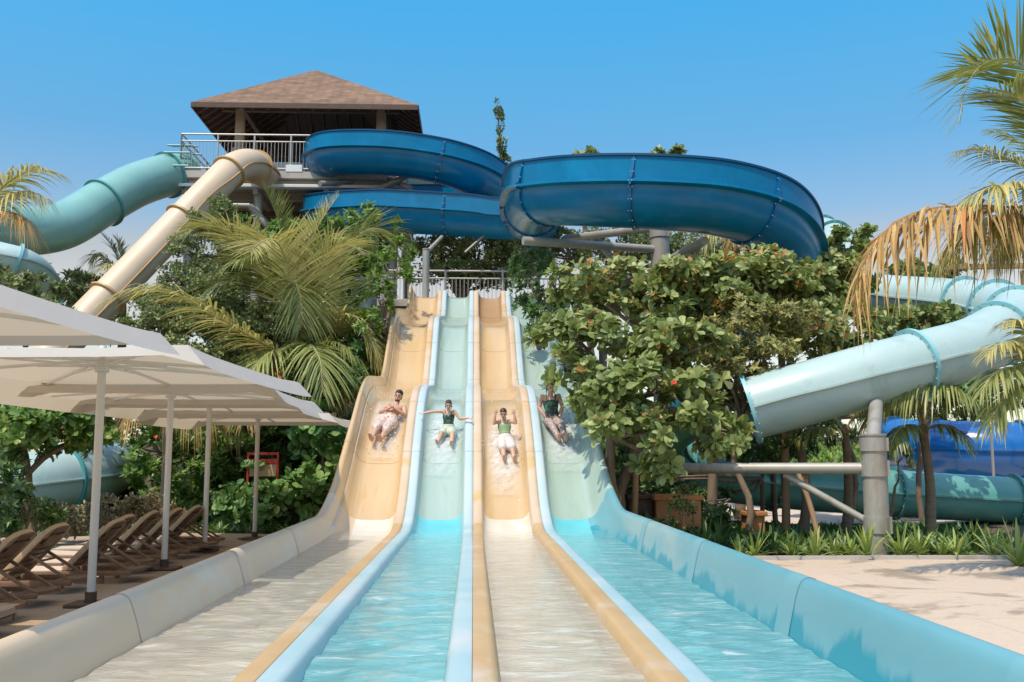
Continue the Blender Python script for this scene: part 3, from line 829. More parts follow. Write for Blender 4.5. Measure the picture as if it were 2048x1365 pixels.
# teal tube from the tower to the left, doubling back lower
tube_slide('tube_slide', 'wide teal tube slide curving down left from the tower deck', 'water slide',
    [(372, 344, 31.3), (330, 352, 30.6), (270, 372, 29.6), (200, 410, 28.6), (130, 450, 27.6), (60, 462, 26.6), (-20, 455, 25.6), (-120, 440, 24.5)],
    0.66, M['teal_tube'], M['teal_edge'], [0.09, 0.40], seam=False, bolts=0)
tube_slide('tube_slide', 'pale aqua tube slide at the left edge below the wide teal tube', 'water slide',
    [(-130, 486, 20.4), (-60, 500, 20.4), (0, 512, 20.4), (50, 526, 20.6), (84, 552, 21.2), (96, 590, 22.0)], 0.28, M['pale_tube'], M['pale_edge'], [0.5], bolts=0)
tube_slide('tube_slide', 'faded pale aqua tube slide lying on the ground behind the hedge and loungers', 'water slide',
    [(-160, 992, 18.6), (-60, 985, 18.9), (30, 972, 19.3), (110, 960, 19.8), (175, 950, 20.6), (208, 942, 21.8), (214, 936, 23.2)], 0.60, M['pale_tube'], M['teal_edge'], [0.42], bolts=0)

# ------------------------------------------------------------------ big blue open flume
RF, HB = 0.63, 0.50
def flume_prof():
    out = [(-RF - .02, HB), (-RF - .05, HB - .02), (-RF - .03, .05), (-RF - .125, .035), (-RF - .125, -.012), (-RF - .0, -.03)]
    arc = [(RF * math.cos(a), RF * math.sin(a)) for a in np.linspace(math.pi, 2 * math.pi, 25)][1:-1]
    right = [(-x, y) for x, y in out[::-1]]
    ri = RF - .05
    inner = [(ri, HB)] + [(ri * math.cos(a), ri * math.sin(a)) for a in np.linspace(2 * math.pi, math.pi, 25)] + [(-ri, HB)]
    return np.array(out + arc + right + inner)

flume_ctrl = [at(700, 345, 33.0), at(672, 345, 32.2), at(650, 328, 31.2), at(664, 312, 30.1), at(715, 308, 29.5), at(800, 311, 29.2), at(890, 328, 29.2), at(950, 352, 29.6), at(984, 380, 30.6), at(975, 398, 32.2),
              at(920, 405, 33.6), at(800, 408, 34.2), at(700, 415, 33.6), at(655, 424, 32.2), at(650, 430, 30.8), at(695, 428, 29.9), at(780, 424, 29.5), at(900, 430, 29.0), at(1000, 436, 28.5), at(1070, 436, 27.4)]
xc, yc, rc = 3.81, 19.9, 2.50
c_l = xc - rc
flume_ctrl += [np.array([c_l + .25, 25.0, 7.25]), np.array([c_l + .02, 22.4, 6.95])]
for a, z in ((183, 6.66), (207, 6.42), (232, 6.20), (258, 6.04), (284, 5.94), (310, 5.76), (336, 5.36), (362, 4.85), (388, 4.25), (412, 3.8)):
    flume_ctrl.append(np.array([xc + rc * math.cos(math.radians(a)), yc + rc * math.sin(math.radians(a)), z]))
NF = 420
fpath = spline(flume_ctrl, NF)
fT, fS, fU = frames(fpath)
# gentle banking: outer side of each bend up
k_ = np.gradient(fT, axis=0); curv = (k_ * fS).sum(1) / (np.linalg.norm(np.gradient(fpath, axis=0), axis=1))
curv = np.convolve(np.pad(curv, 12, mode='edge'), np.ones(25) / 25, 'valid')
bank = np.clip(-curv * 0.16, -.12, .12)
S2 = fS * np.cos(bank)[:, None] + fU * np.sin(bank)[:, None]; U2 = fU * np.cos(bank)[:, None] - fS * np.sin(bank)[:, None]
flume = thing('flume_slide', 'deep blue open flume slide winding from the tower into a big curve', 'water slide', (3.75, 19.9, 0))
FP = flume_prof()
# joints: measured along the path so that the large curve shows four of them
joint_i = [18, 62, 100, 132, 160, 190, 222, 256, 286, 306, 330, 350, 370, 388, 405]
prev = 0
for j in joint_i + [NF - 1]:
    m = MB(); sl = slice(prev, j + 1)
    m.sweep(fpath[sl], FP, S=S2[sl], U=U2[sl], cap=True)
    m.build('flume_section', M['blue'], flume, smooth=45)
    for sg in (-1, 1):
        m = MB(); q = [(sg * (RF + .0), HB - .035), (sg * (RF + .085), HB - .03), (sg * (RF + .085), HB + .012), (sg * (RF - .06), HB + .012), (sg * (RF - .06), HB)]
        m.sweep(fpath[sl], q if sg < 0 else q[::-1], S=S2[sl], U=U2[sl]); m.build('rim', M['blue_rim_shade'], flume, smooth=30)
    prev = j
outp = [(-RF - .02, HB + .02), (-RF - .05, .06), (-RF - .10, .04), (-RF - .10, -.03)] + [(RF * math.cos(a), RF * math.sin(a)) for a in np.linspace(math.pi, 2 * math.pi, 25)] + [(RF + .10, -.03), (RF + .10, .04), (RF + .05, .06), (RF + .02, HB + .02)]
outp = np.array(outp)
for j in joint_i:
    m = MB()
    q = outp * 1.0
    nrm = np.gradient(q, axis=0); nn = np.stack([-nrm[:, 1], nrm[:, 0]], 1); nn /= np.linalg.norm(nn, axis=1)[:, None]
    if nn[len(nn) // 2, 1] > 0: nn = -nn
    big = q + nn * .040; small = q - nn * .02
    loop = np.vstack([big, small[::-1]])
    p = fpath[j]; t = fT[j]
    m.sweep(np.array([p - t * .022, p + t * .022]), loop, S=np.array([S2[j]] * 2), U=np.array([U2[j]] * 2))
    L = np.concatenate([[0], np.cumsum(np.linalg.norm(np.diff(big, axis=0), axis=1))])
    for s in np.arange(.08, L[-1], .22):
        b = [np.interp(s, L, (q + nn * .03)[:, k]) for k in (0, 1)]
        for sg in (-1, 1):
            m.box(p + S2[j] * b[0] + U2[j] * b[1] + t * sg * .026, (.017, .017, .017), mat=1)
    m.build('flange', [M['blue_edge'], M['bolt']], flume, smooth=30)

# ------------------------------------------------------------------ grey steel columns carrying the slides
def column(label, x, y, ztop_, r, arms=(), braces=(), bands=(), base=True, group='grey columns carrying the slides'):
    g = float(gz(x, y))
    t = thing('steel_column', label, 'column', (x, y, g), group)
    m = MB(); m.tube(spline([(x, y, g - .15), (x, y, ztop_)], 6), r, 20); m.build('shaft', M['steel'], t, smooth=40)
    for zb, hh in bands:
        m = MB(); m.tube([(x, y, zb - hh / 2), (x, y, zb + hh / 2)], r + .02, 22)
        m.box((x + (r + .035) * .6, y - (r + .035) * .8, zb), (.03, .05, hh), mat=0)
        m.build('collar', M['steel'], t, smooth=40)
    m = MB(); m.tube([(x, y, ztop_), (x, y, ztop_ + .025)], r + .015, 20); m.build('cap_plate', M['steel'], t, smooth=40)
    for a, b, rr in arms:
        m = MB(); m.tube([a, b], rr, 14); m.build('arm', M['steel'], t, smooth=40)
    for a, b, rr in braces:
        m = MB(); m.tube([a, b], rr, 12); m.build('brace', M['steel'], t, smooth=40)
    if base:
        m = MB(); m.box((x, y, g + .01), (r * 3.4, r * 3.4, .03), bevel=.004)
        for sx in (-1, 1):
            for sy in (-1, 1): m.tube([(x + sx * r * 1.4, y + sy * r * 1.4, g + .02), (x + sx * r * 1.4, y + sy * r * 1.4, g + .07)], .014, 8)
        m.build('base_plate', M['steel'], t, smooth=40)
    return t
pb = at(1752, 1000, 13.6); px_, py_ = pb[0], 13.6
zb_ = at(1752, 937, 13.6)[2]; zt = at(1752, 872, 13.6)[2]; zl = at(1752, 1050, 13.6)[2]
hd = at(1752, 800, 14.6)
column('thick grey steel column with a long side arm, standing at the back of the plaza', px_, py_, zt, 0.165,
       arms=[((px_, py_, zb_), tuple(at(1330, 937, 14.6)), .078), ((px_, py_ + .02, zt - .1), (hd[0], hd[1], hd[2] - .05), .10)],
       braces=[(tuple(at(1568, 949, 14.1)), (px_ - .05, py_, zl), .05)], bands=[(zb_, .22), (zl, .22), (zt - .12, .18)])
c1 = at(1320, 470, yc)
cz = at(1320, 440, yc)[2]
column('grey steel column with long pipe arms under the big blue curve', c1[0], yc, cz, 0.19,
       arms=[((c1[0], yc, at(1320, 500, yc)[2]), tuple(at(1046, 482, 19.0)), .085), ((c1[0], yc, at(1320, 455, yc)[2]), tuple(at(1130, 478, 22.5)), .085),
             ((c1[0], yc, at(1320, 530, yc)[2]), tuple(at(1410, 482, 17.6)), .08)],
       braces=[((c1[0] - .1, yc, 4.3), tuple(at(1200, 492, 19.5)), .05), ((c1[0], yc, 4.2), tuple(at(1400, 492, 18.0)), .045)], bands=[(at(1320, 466, yc)[2], .22)])
c2 = at(741, 370, 31.2)
column('thick pale grey column with splayed arms behind the upper blue flume', c2[0], 31.2, at(741, 332, 31.2)[2], 0.29,
       arms=[((c2[0], 31.2, at(741, 362, 31.2)[2]), tuple(at(640, 368, 29.8)), .09), ((c2[0], 31.2, at(741, 338, 31.2)[2]), tuple(at(822, 378, 29.6)), .09),
             (tuple(at(750, 382, 30.2)), tuple(at(816, 352, 29.6)), .09)],
       braces=[(tuple(at(810, 352, 29.4)), tuple(at(810, 320, 29.3)), .04)], bands=[(at(741, 358, 31.2)[2], .05)])
c3 = at(852, 520, 27.9)
column('slim grey column with a raised arm under the lower blue flume, left of the railed platform', c3[0], 27.9, at(852, 500, 27.9)[2], 0.10,
       arms=[((c3[0], 27.9, at(852, 506, 27.9)[2]), tuple(at(884, 474, 28.6)), .055)], braces=[(tuple(at(930, 505, 28.3)), tuple(at(976, 464, 28.6)), .032)])

# ------------------------------------------------------------------ slide tower with its pavilion
YT = 30.6
tower = thing('slide_tower', 'tall slide tower with a brown hipped pavilion roof over a railed deck', 'tower', (-4.5, YT + 3, 0))
eL = at(383, 208, YT); eR = at(836, 206, YT)
ze = (eL[2] + eR[2]) / 2; xl, xr = eL[0], eR[0]; DY = 7.2
ap = at(632, 140, YT + DY / 2)
zdk = at(480, 362, YT + .9)[2]
m = MB()      # roof: four hip planes with thickness
P = [(xl, YT, ze), (xr, YT, ze), (xr, YT + DY, ze), (xl, YT + DY, ze), tuple(ap)]
m.add(P, [(0, 1, 4), (1, 2, 4), (2, 3, 4), (3, 0, 4)])
roof = m.build('roof', M['shingle'], tower)
m = MB()
i_ = .06
Q = [(xl + i_, YT + i_, ze - .10), (xr - i_, YT + i_, ze - .10), (xr - i_, YT + DY - i_, ze - .10), (xl + i_, YT + DY - i_, ze - .10), (ap[0], ap[1], ap[2] - .22)]
m.add(Q, [(1, 0, 4), (2, 1, 4), (3, 2, 4), (0, 3, 4)])
m.build('soffit', M['soffit'], roof)
m = MB()
for a, b in (((xl, YT), (xr, YT)), ((xr, YT), (xr, YT + DY)), ((xr, YT + DY), (xl, YT + DY)), ((xl, YT + DY), (xl, YT))):
    m.bar((a[0], a[1], ze - .09), (b[0], b[1], ze - .09), .05, .17)
m.build('fascia', M['timber_dark'], roof)
m = MB()
for k in range(1, 15):                                                   # rafters under the eaves
    x = xl + (xr - xl) * k / 15
    for y0, sg in ((YT + .05, 1), (YT + DY - .05, -1)):
        f = 1 - abs(x - (xl + xr) / 2) / ((xr - xl) / 2)
        m.bar((x, y0, ze - .16), (x, y0 + sg * DY / 2 * min(f, .95), ze - .16 + (ap[2] - ze) * min(f, .95)), .07, .11)
for k in range(1, 15):
    y = YT + DY * k / 15
    f = 1 - abs(y - YT - DY / 2) / (DY / 2)
    for x0, sg in ((xl + .05, 1), (xr - .05, -1)):
        m.bar((x0, y, ze - .16), (x0 + sg * (xr - xl) / 2 * min(f, .95), y, ze - .16 + (ap[2] - ze) * min(f, .95)), .07, .11)
m.build('rafters', M['timber_dark'], roof)
colx = [at(480, 260, YT + 1.2)[0], at(762, 260, YT + 1.2)[0]]
for x in colx:
    for y in (YT + 1.2, YT + DY - 1.2):
        m = MB(); m.tube([(x, y, zdk), (x, y, zdk + 1.15)], .23, 16); m.tube([(x, y, zdk + 1.15), (x, y, ze + .6)], .16, 14)
        m.build('pavilion_column', M['stone_col'], tower, smooth=40)
m = MB()                                                                  # ring beams on the columns
for y in (YT + 1.2, YT + DY - 1.2): m.bar((colx[0] - .6, y, ze - .12 + .35), (colx[1] + .6, y, ze + .23), .16, .22)
for x in colx: m.bar((x, YT + .8, ze + .38), (x, YT + DY - .8, ze + .38), .16, .2)
m.build('roof_beams', M['timber_dark'], tower)
# ceiling boards hide the roof void
xd0, xd1 = at(356, 362, YT)[0], at(806, 362, YT)[0]
m = MB(); m.box(((xd0 + xd1) / 2, YT + DY / 2, zdk - .11), (xd1 - xd0, DY + .4, .22), bevel=.01); m.build('deck_slab', M['deck_concrete'], tower)
m = MB()
for y in np.linspace(YT + .1, YT + DY, 6): m.bar((xd0 + .1, y, zdk - .36), (xd1 - .1, y, zdk - .36), .14, .28)
for x in np.linspace(xd0 + .2, xd1 - .2, 4): m.bar((x, YT, zdk - .58), (x, YT + DY, zdk - .58), .16, .2)
m.build('deck_beams', M['deck_concrete'], tower)
m = MB(); m.bar((xd0, YT - .22, zdk - .47), (xd1, YT - .22, zdk - .47), .10, .10); m.build('edge_beam', M['pole_white'], tower)
railing(xd0 + .1, YT - .15, xd1 - .1, YT - .15, zdk, h=1.18, parent=tower, gap=.11, posts=1.15, mat=M['rail_steel'])
railing(xd0 + .1, YT - .15, xd0 + .1, YT + DY, zdk, h=1.18, parent=tower, gap=.11, posts=1.4)
m = MB()                                                                  # pale boarded screen on the deck behind the railing
for k in range(26):
    x = at(534, 330, YT + 1.0)[0] + k * .125
    m.box((x + .06, YT + 1.6, zdk + .42), (.118, .03, .84))
m.build('board_screen', M['panel'], tower)
m = MB(); m.box((at(590, 352, YT)[0], YT - .20, zdk + .10), (.5, .03, .22), bevel=.005); m.build('notice_plate', M['white_paint'], tower)
for x in np.linspace(xd0 + .3, xd1 - .3, 4):
    for y in (YT + .3, YT + DY - .4):
        m = MB(); m.tube([(x, y, float(gz(x, y)) - .2), (x, y, zdk - .6)], .14, 12); m.build('tower_post', M['steel'], tower, smooth=40)
m = MB()                                                                  # dark boards added to stand in for the shade under the deck
for k in range(40):
    z = zdk - .75 - k * .19
    if z > float(gz(-4.5, YT + 3)) + .1:
        m.box(((xd0 + xd1) / 2 + .3, YT + 2.2, z), (xd1 - xd0 - 1.3, .05, .17)); 
m.build('deck_shade_boards', M['timber_dark'], tower)
m = MB()
pz = zdk - 1.0
m.tube([(xd0 + .4, YT + .2, pz), (xd0 + 2.2, YT + .2, pz)], .10, 10); m.tube([(xd0 + 2.2, YT + .2, pz), (xd0 + 3.0, YT + .25, pz - .9)], .12, 10)
m.build('bracing', M['steel'], tower, smooth=40)
# canopy frame where the teal tube starts
m = MB()
q0 = at(345, 345, YT + .4)
for k in range(7):
    a = math.pi * k / 6
    m.tube([(q0[0] - .05, q0[1] - .9 * math.cos(a), q0[2] + .9 * math.sin(a) - .05), (q0[0] + .75, q0[1] - .9 * math.cos(a), q0[2] + .9 * math.sin(a) - .05)], .03, 6)
m.build('tube_hood', M['teal_edge'], tower, smooth=40)

# ------------------------------------------------------------------ foliage
class Cloud:
    """many small blades collected into one mesh (quads only)"""
    def __init__(self):
        self.v, self.q, self.r, self.m = [], [], [], []
        self.n = 0
    def blades(self, tv, tq, loc, D, Nn, scale, rnd, mat=0):
        """tv: template (k,3) with x across, y along, z up; loc/D/Nn (M,3)"""
        D = D / np.linalg.norm(D, axis=1)[:, None]
        X = np.cross(D, Nn); X /= np.linalg.norm(X, axis=1)[:, None] + 1e-9
        Z = np.cross(X, D)
        sc = np.asarray(scale, float).reshape(-1, 1, 1) if np.ndim(scale) else scale
        P = (tv[None, :, 0:1] * X[:, None] + tv[None, :, 1:2] * D[:, None] + tv[None, :, 2:3] * Z[:, None]) * sc + loc[:, None]
        k = len(tv); Mn = len(loc)
        self.v.append(P.reshape(-1, 3))
        self.q.append((tq[None] + (np.arange(Mn) * k)[:, None, None] + self.n).reshape(-1, 4))
        self.r.append(np.repeat(rnd, k)); self.m.append(np.full(Mn * len(tq), mat))
        self.n += Mn * k
    def grid(self, P, rnd, mat=0):
        """P (M, rows, 2, 3): ribbon strips"""
        Mn, R = P.shape[:2]
        self.v.append(P.reshape(-1, 3))
        b = np.array([[2 * i, 2 * i + 1, 2 * i + 3, 2 * i + 2] for i in range(R - 1)])
        self.q.append((b[None] + (np.arange(Mn) * R * 2)[:, None, None] + self.n).reshape(-1, 4))
        self.r.append(np.repeat(rnd, R * 2)); self.m.append(np.full(Mn * (R - 1), mat))
        self.n += Mn * R * 2
    def tube(self, pts, r, n=6, mat=0, rnd=0.5):
        mb = MB(); mb.tube(pts, r, n, cap=False)
        self.v.append(np.concatenate(mb.v)); self.q.append(np.array(mb.f) + self.n)
        self.r.append(np.full(mb.n, rnd)); self.m.append(np.full(len(mb.f), mat)); self.n += mb.n
    def build(self, name, mats, parent=None, loc=None, smooth=True):
        v = np.concatenate(self.v).astype(np.float32); q = np.concatenate(self.q).astype(np.int32)
        if loc is not None: v = v - np.asarray(loc, np.float32)
        me = bpy.data.meshes.new(name)
        me.vertices.add(len(v)); me.vertices.foreach_set('co', v.ravel())
        me.loops.add(q.size); me.loops.foreach_set('vertex_index', q.ravel())
        me.polygons.add(len(q)); me.polygons.foreach_set('loop_start', (np.arange(len(q)) * 4).astype(np.int32))
        if not isinstance(mats, (list, tuple)): mats = [mats]
        for m in mats: me.materials.append(m)
        me.polygons.foreach_set('material_index', np.concatenate(self.m).astype(np.int32))
        if smooth: me.polygons.foreach_set('use_smooth', np.ones(len(q), dtype=bool))
        a = me.attributes.new('rnd', 'FLOAT', 'POINT'); a.data.foreach_set('value', np.concatenate(self.r).astype(np.float32))
        me.update(calc_edges=True)
        return link(name, me, parent, loc)

def leaf_template(W, shape, fold=0.25, curl=0.18):
    """unit-length blade; shape: [(t, half-width)]"""
    v, q = [], []
    for t, w in shape:
        z = -curl * t * t
        v += [(-w * W, t, z + fold * w * W), (0, t, z), (w * W, t, z + fold * w * W)]
    for i in range(len(shape) - 1):
        a = 3 * i
        q += [(a, a + 1, a + 4, a + 3), (a + 1, a + 2, a + 5, a + 4)]
    return np.array(v, float), np.array(q)
T_OBOV = leaf_template(0.27, [(0.02, .12), (.35, .55), (.70, 1.0), (.90, .72), (1.0, .15)], 0.30, 0.22)
T_ROUND = leaf_template(0.50, [(0.02, .25), (.3, .9), (.6, 1.0), (.86, .70), (1.0, .2)], 0.15, 0.12)
T_LANCE = leaf_template(0.20, [(0.0, .2), (.4, 1.0), (1.0, .05)], 0.3, 0.2)
T_SMALL = (np.array([(0, 0, 0), (.32, .5, .06), (0, 1, -.05), (-.32, .5, .06)], float), np.array([(0, 1, 2, 3)]))

def unit(a):
    return a / (np.linalg.norm(a, axis=-1, keepdims=True) + 1e-9)

def rosettes(cl, C, A, r, tmpl, nleaf, size, tilt=(45, 85), tone=0.0, jitter=0.25, gap=0.0):
    """a whorl of leaves at every point C about axis A"""
    Mn = len(C)
    ref = unit(r.normal(size=(Mn, 3))); E1 = unit(np.cross(A, ref)); E2 = np.cross(A, E1)
    base = r.uniform(0, 6.28, Mn); tw = r.normal(0, 0.16, Mn)
    for j in range(nleaf):
        ph = base + 2 * math.pi * j / nleaf + r.normal(0, .25, Mn)
        th = np.radians(r.uniform(tilt[0], tilt[1], Mn))
        per = E1 * np.cos(ph)[:, None] + E2 * np.sin(ph)[:, None]
        D = A * np.cos(th)[:, None] + per * np.sin(th)[:, None]
        Nn = A * np.sin(th)[:, None] - per * np.cos(th)[:, None] + r.normal(0, jitter, (Mn, 3))
        sc = size * r.uniform(.5, 1.2, Mn)
        rn = np.clip(0.42 + tone + tw + r.normal(0, .18, Mn), 0, 1)
        cl.blades(tmpl[0], tmpl[1], C + per * gap * size, D, Nn, sc, rn)

def blob_points(r, c, rad, n, clump=0.32, nclump=None, up=0.5, shell=(0.55, 1.0), floor=-0.75):
    """clumped points through an ellipsoid's outer half, with outward axes"""
    nclump = nclump or max(6, n // 14)
    d = unit(r.normal(size=(nclump * 3, 3))); d = d[d[:, 2] > floor][:nclump]
    rr = r.uniform(shell[0], shell[1], len(d))[:, None]
    cc = d * rr
    k = r.integers(0, len(cc), n)
    p = cc[k] + r.normal(0, clump * 0.45, (n, 3))
    ln = np.linalg.norm(p, axis=1)[:, None]
    p = np.where(ln > 1.12, p / ln * 1.12, p)
    A = unit(unit(p) * 0.8 + np.array([0, 0, up]) + r.normal(0, 0.35, (n, 3)))
    return np.asarray(c) + p * np.asarray(rad), A

def limb(mb, a, b, r0, r1, r, sag=0.1, n=9):
    a, b = np.asarray(a, float), np.asarray(b, float)
    L = np.linalg.norm(b - a)
    mids = [a + (b - a) * t + r.normal(0, .045 * L, 3) * np.array([1, 1, .5]) for t in (.33, .66)]
    p = spline([a] + mids + [b], n)
    mb.tube(p, np.linspace(r0, r1, n), 8)
    return p

def leafy(name, label, cat, base, blobs, mat, kind='almond', dens=1.0, size=None, trunks=None, tr=0.07, group=None, seed=0, tone=0.0, flowers=0, floor=-0.75, trunk_name='trunk'):
    """tree or shrub: trunk(s) with limbs running into every blob of the crown; blobs: (px, py, Y, rx_px, ry_px, depth_m)"""
    r = np.random.default_rng(seed + 100)
    bx, by = base
    g = float(gz(bx, by))
    root = thing(name, label, cat, (bx, by, g), group)
    cl = Cloud(); tb = MB(); cen = []
    for (px, py, Y, rx, ry, dz) in blobs:
        c = at(px, py, Y); s = Y / F_PX
        rad = np.array([rx * s, dz, ry * s]); cen.append((c, rad))
        area = 4 * math.pi * ((rad[0] * rad[2]) ** 1.6 / 2 + (rad[0] * rad[1]) ** 1.6 / 2) ** (1 / 1.6)
        if kind == 'almond':
            L = size or 0.17; n = int(area * 34 * dens * (.17 / L) ** 2)
            C, A = blob_points(r, c, rad, n, up=.55, floor=floor); rosettes(cl, C, A, r, T_OBOV, 7, L, (28, 100), tone, jitter=.4)
        elif kind == 'round':
            L = size or 0.15; n = int(area * 30 * dens * (.15 / L) ** 2)
            C, A = blob_points(r, c, rad, n, up=.5, floor=floor); rosettes(cl, C, A, r, T_ROUND, 4, L, (45, 85), tone, gap=.25)
        elif kind == 'lance':
            L = size or 0.11; n = int(area * 60 * dens * (.11 / L) ** 2)
            C, A = blob_points(r, c, rad, n, up=.5, floor=floor); rosettes(cl, C, A, r, T_LANCE, 7, L, (30, 85), tone)
        else:
            L = size or 0.065; n = int(area * 105 * dens * (.065 / L) ** 2)
            C, A = blob_points(r, c, rad, n, up=.45, clump=.28, floor=floor); rosettes(cl, C, A, r, T_SMALL, 8, L, (25, 90), tone, jitter=.5, gap=.5)
    starts = trunks or [(bx, by)]
    forks = []
    for (tx, ty) in starts:
        near = sorted(cen, key=lambda q: abs(q[0][0] - tx) + abs(q[0][1] - ty))
        top = near[0][0]
        gt = float(gz(tx, ty)) - .15
        fork = np.array([tx + (top[0] - tx) * .35, ty + (top[1] - ty) * .35, gt + max(.25, (top[2] - near[0][1][2] * .7 - gt) * .8)])
        limb(tb, (tx, ty, gt), fork, tr, tr * .72, r)
        forks.append(fork)
    for c, rad in cen:
        f = min(forks, key=lambda q: np.linalg.norm(q - c))
        limb(tb, f, c, tr * .6, tr * .25, r)
        for _ in range(4):
            d = unit(r.normal(size=3)) * rad * .75; d[2] = abs(d[2]) * .8
            limb(tb, c - (c - f) * r.uniform(.1, .4), c + d, tr * .24, tr * .08, r, n=6)
    tb.build(trunk_name, M['bark'], root, smooth=60)
    cl.build('crown', mat, root)
    if flowers:
        for _ in range(flowers):
            c, rad = cen[r.integers(len(cen))]
            d = unit(r.normal(size=3) + np.array([0, -1.2, .3])) * rad * 1.0
            fc = Cloud(); rosettes(fc, np.array([c + d]), np.array([unit(np.array([0, -.8, .5]))]), r, T_ROUND, 5, .05, (50, 80))
            fc.build('flower', M['flower'], root)
    return root

# ---- palms
def frond(root, path, L=0.8, n=58, mat='palm_green', droop=0.55, vee=0.18, roll=0.0, w=0.042, r0=0.022, seed=0, start=0.16, rmat='rachis', hang=0.0, taper=0.55, tone=0.0, mess=0.06):
    """one palm leaf: tapering midrib along path with drooping leaflets on both sides"""
    r = np.random.default_rng(seed + 900)
    p = spline(path, 40); T, S, U = frames(p)
    if roll:
        S, U = S * math.cos(roll) + U * math.sin(roll), U * math.cos(roll) - S * math.sin(roll)
    cl = Cloud()
    cl.tube(p, np.linspace(r0, .004, 40), 6, 1)
    t = np.linspace(start, 1.0, n)
    idx = t * 39; i0 = np.clip(idx.astype(int), 0, 38); fr = (idx - i0)[:, None]
    lerp = lambda A: A[i0] * (1 - fr) + A[i0 + 1] * fr
    Pp, Tt, Ss, Uu = lerp(p), unit(lerp(T)), unit(lerp(S)), unit(lerp(U))
    env = np.sin(np.clip((t - start) / (1 - start) * .86 + .14, 0, 1) * math.pi * .80 + .25) ** .8
    env = np.clip(env, .22, 1) * np.interp(t, [0, .75, 1], [1, 1, taper])
    for sg in (-1, 1):
        k = r.uniform(.86, 1.08, n) * env * L
        al = np.radians(np.interp(t, [0, 1], [30, 62]) + r.normal(0, 4, n))[:, None]
        D = Ss * sg * np.cos(al) + Tt * np.sin(al) + Uu * (vee + r.normal(0, .06, n))[:, None]
        D = unit(D + r.normal(0, mess, (n, 3)))
        wd = unit(np.cross(D, Uu) + r.normal(0, mess * 1.5, (n, 3)))
        kd = (1 + r.normal(0, mess * 2.2, n)).clip(.3, 1.8)[:, None]
        rows = 5; P = np.zeros((n, rows, 2, 3))
        pos = Pp + Ss * sg * r0 * .4
        for j in range(rows):
            s = j / (rows - 1)
            g = np.zeros((n, 3)); g[:, 2] = -1
            dr = droop * (s ** 1.8) * kd
            q = pos + (D * s * (1 - .25 * droop * s) + g * dr * (1 + hang * s)) * k[:, None]
            ww = (w * .5 * k / L * np.interp(s, [0, .15, .6, 1], [.45, 1, .8, .06]))[:, None]
            P[:, j, 0] = q - wd * ww; P[:, j, 1] = q + wd * ww
        rn = np.clip(.45 + tone + r.normal(0, .2, n) + .12 * (t - .5), 0, 1)
        cl.grid(P, rn, 0)
    return cl.build('frond', [M[mat], M[rmat]], root)

def palm(label, base, hub, fronds, rt=0.12, group='palms', arcs=(), seed=0, L=0.8, mat='palm_green'):
    bx, by = base; g = float(gz(bx, by))
    root = thing('palm_tree', label, 'palm tree', (bx, by, g), group)
    hub = np.asarray(hub, float)
    m = MB(); r = np.random.default_rng(seed + 50)
    pth = spline([(bx, by, g - .2), np.array([bx, by, g]) * .5 + hub * .5 + np.array([.06, 0, 0]), hub], 26)
    rad = np.linspace(rt * 1.25, rt * .85, 26) * (1 + .05 * (np.arange(26) % 2))
    m.tube(pth, rad, 12); m.ellipsoid(hub, (rt * 1.15, rt * 1.15, rt * 1.7))
    m.build('trunk', M['palm_bark'], root, smooth=60)
    for i, f in enumerate(fronds):
        kw = dict(f[1]) if len(f) > 1 else {}
        pts = [hub] + [at(*c) if not isinstance(c, np.ndarray) else c for c in f[0]]
        if kw.pop('nohub', False): pts = pts[1:]
        kw.setdefault('L', L); kw.setdefault('mat', mat)
        frond(root, pts, seed=seed * 31 + i, **kw)
    for i, (az, el, ln, dr) in enumerate(arcs):
        a, e = math.radians(az), math.radians(el)
        d = np.array([math.cos(a) * math.cos(e), math.sin(a) * math.cos(e), math.sin(e)])
        pts = [hub + d * ln * s + np.array([0, 0, -1]) * dr * ln * s ** 2.2 for s in (0, .25, .5, .75, 1)]
        frond(root, pts, L=L * .9, mat=mat, seed=seed * 31 + 100 + i)
    return root

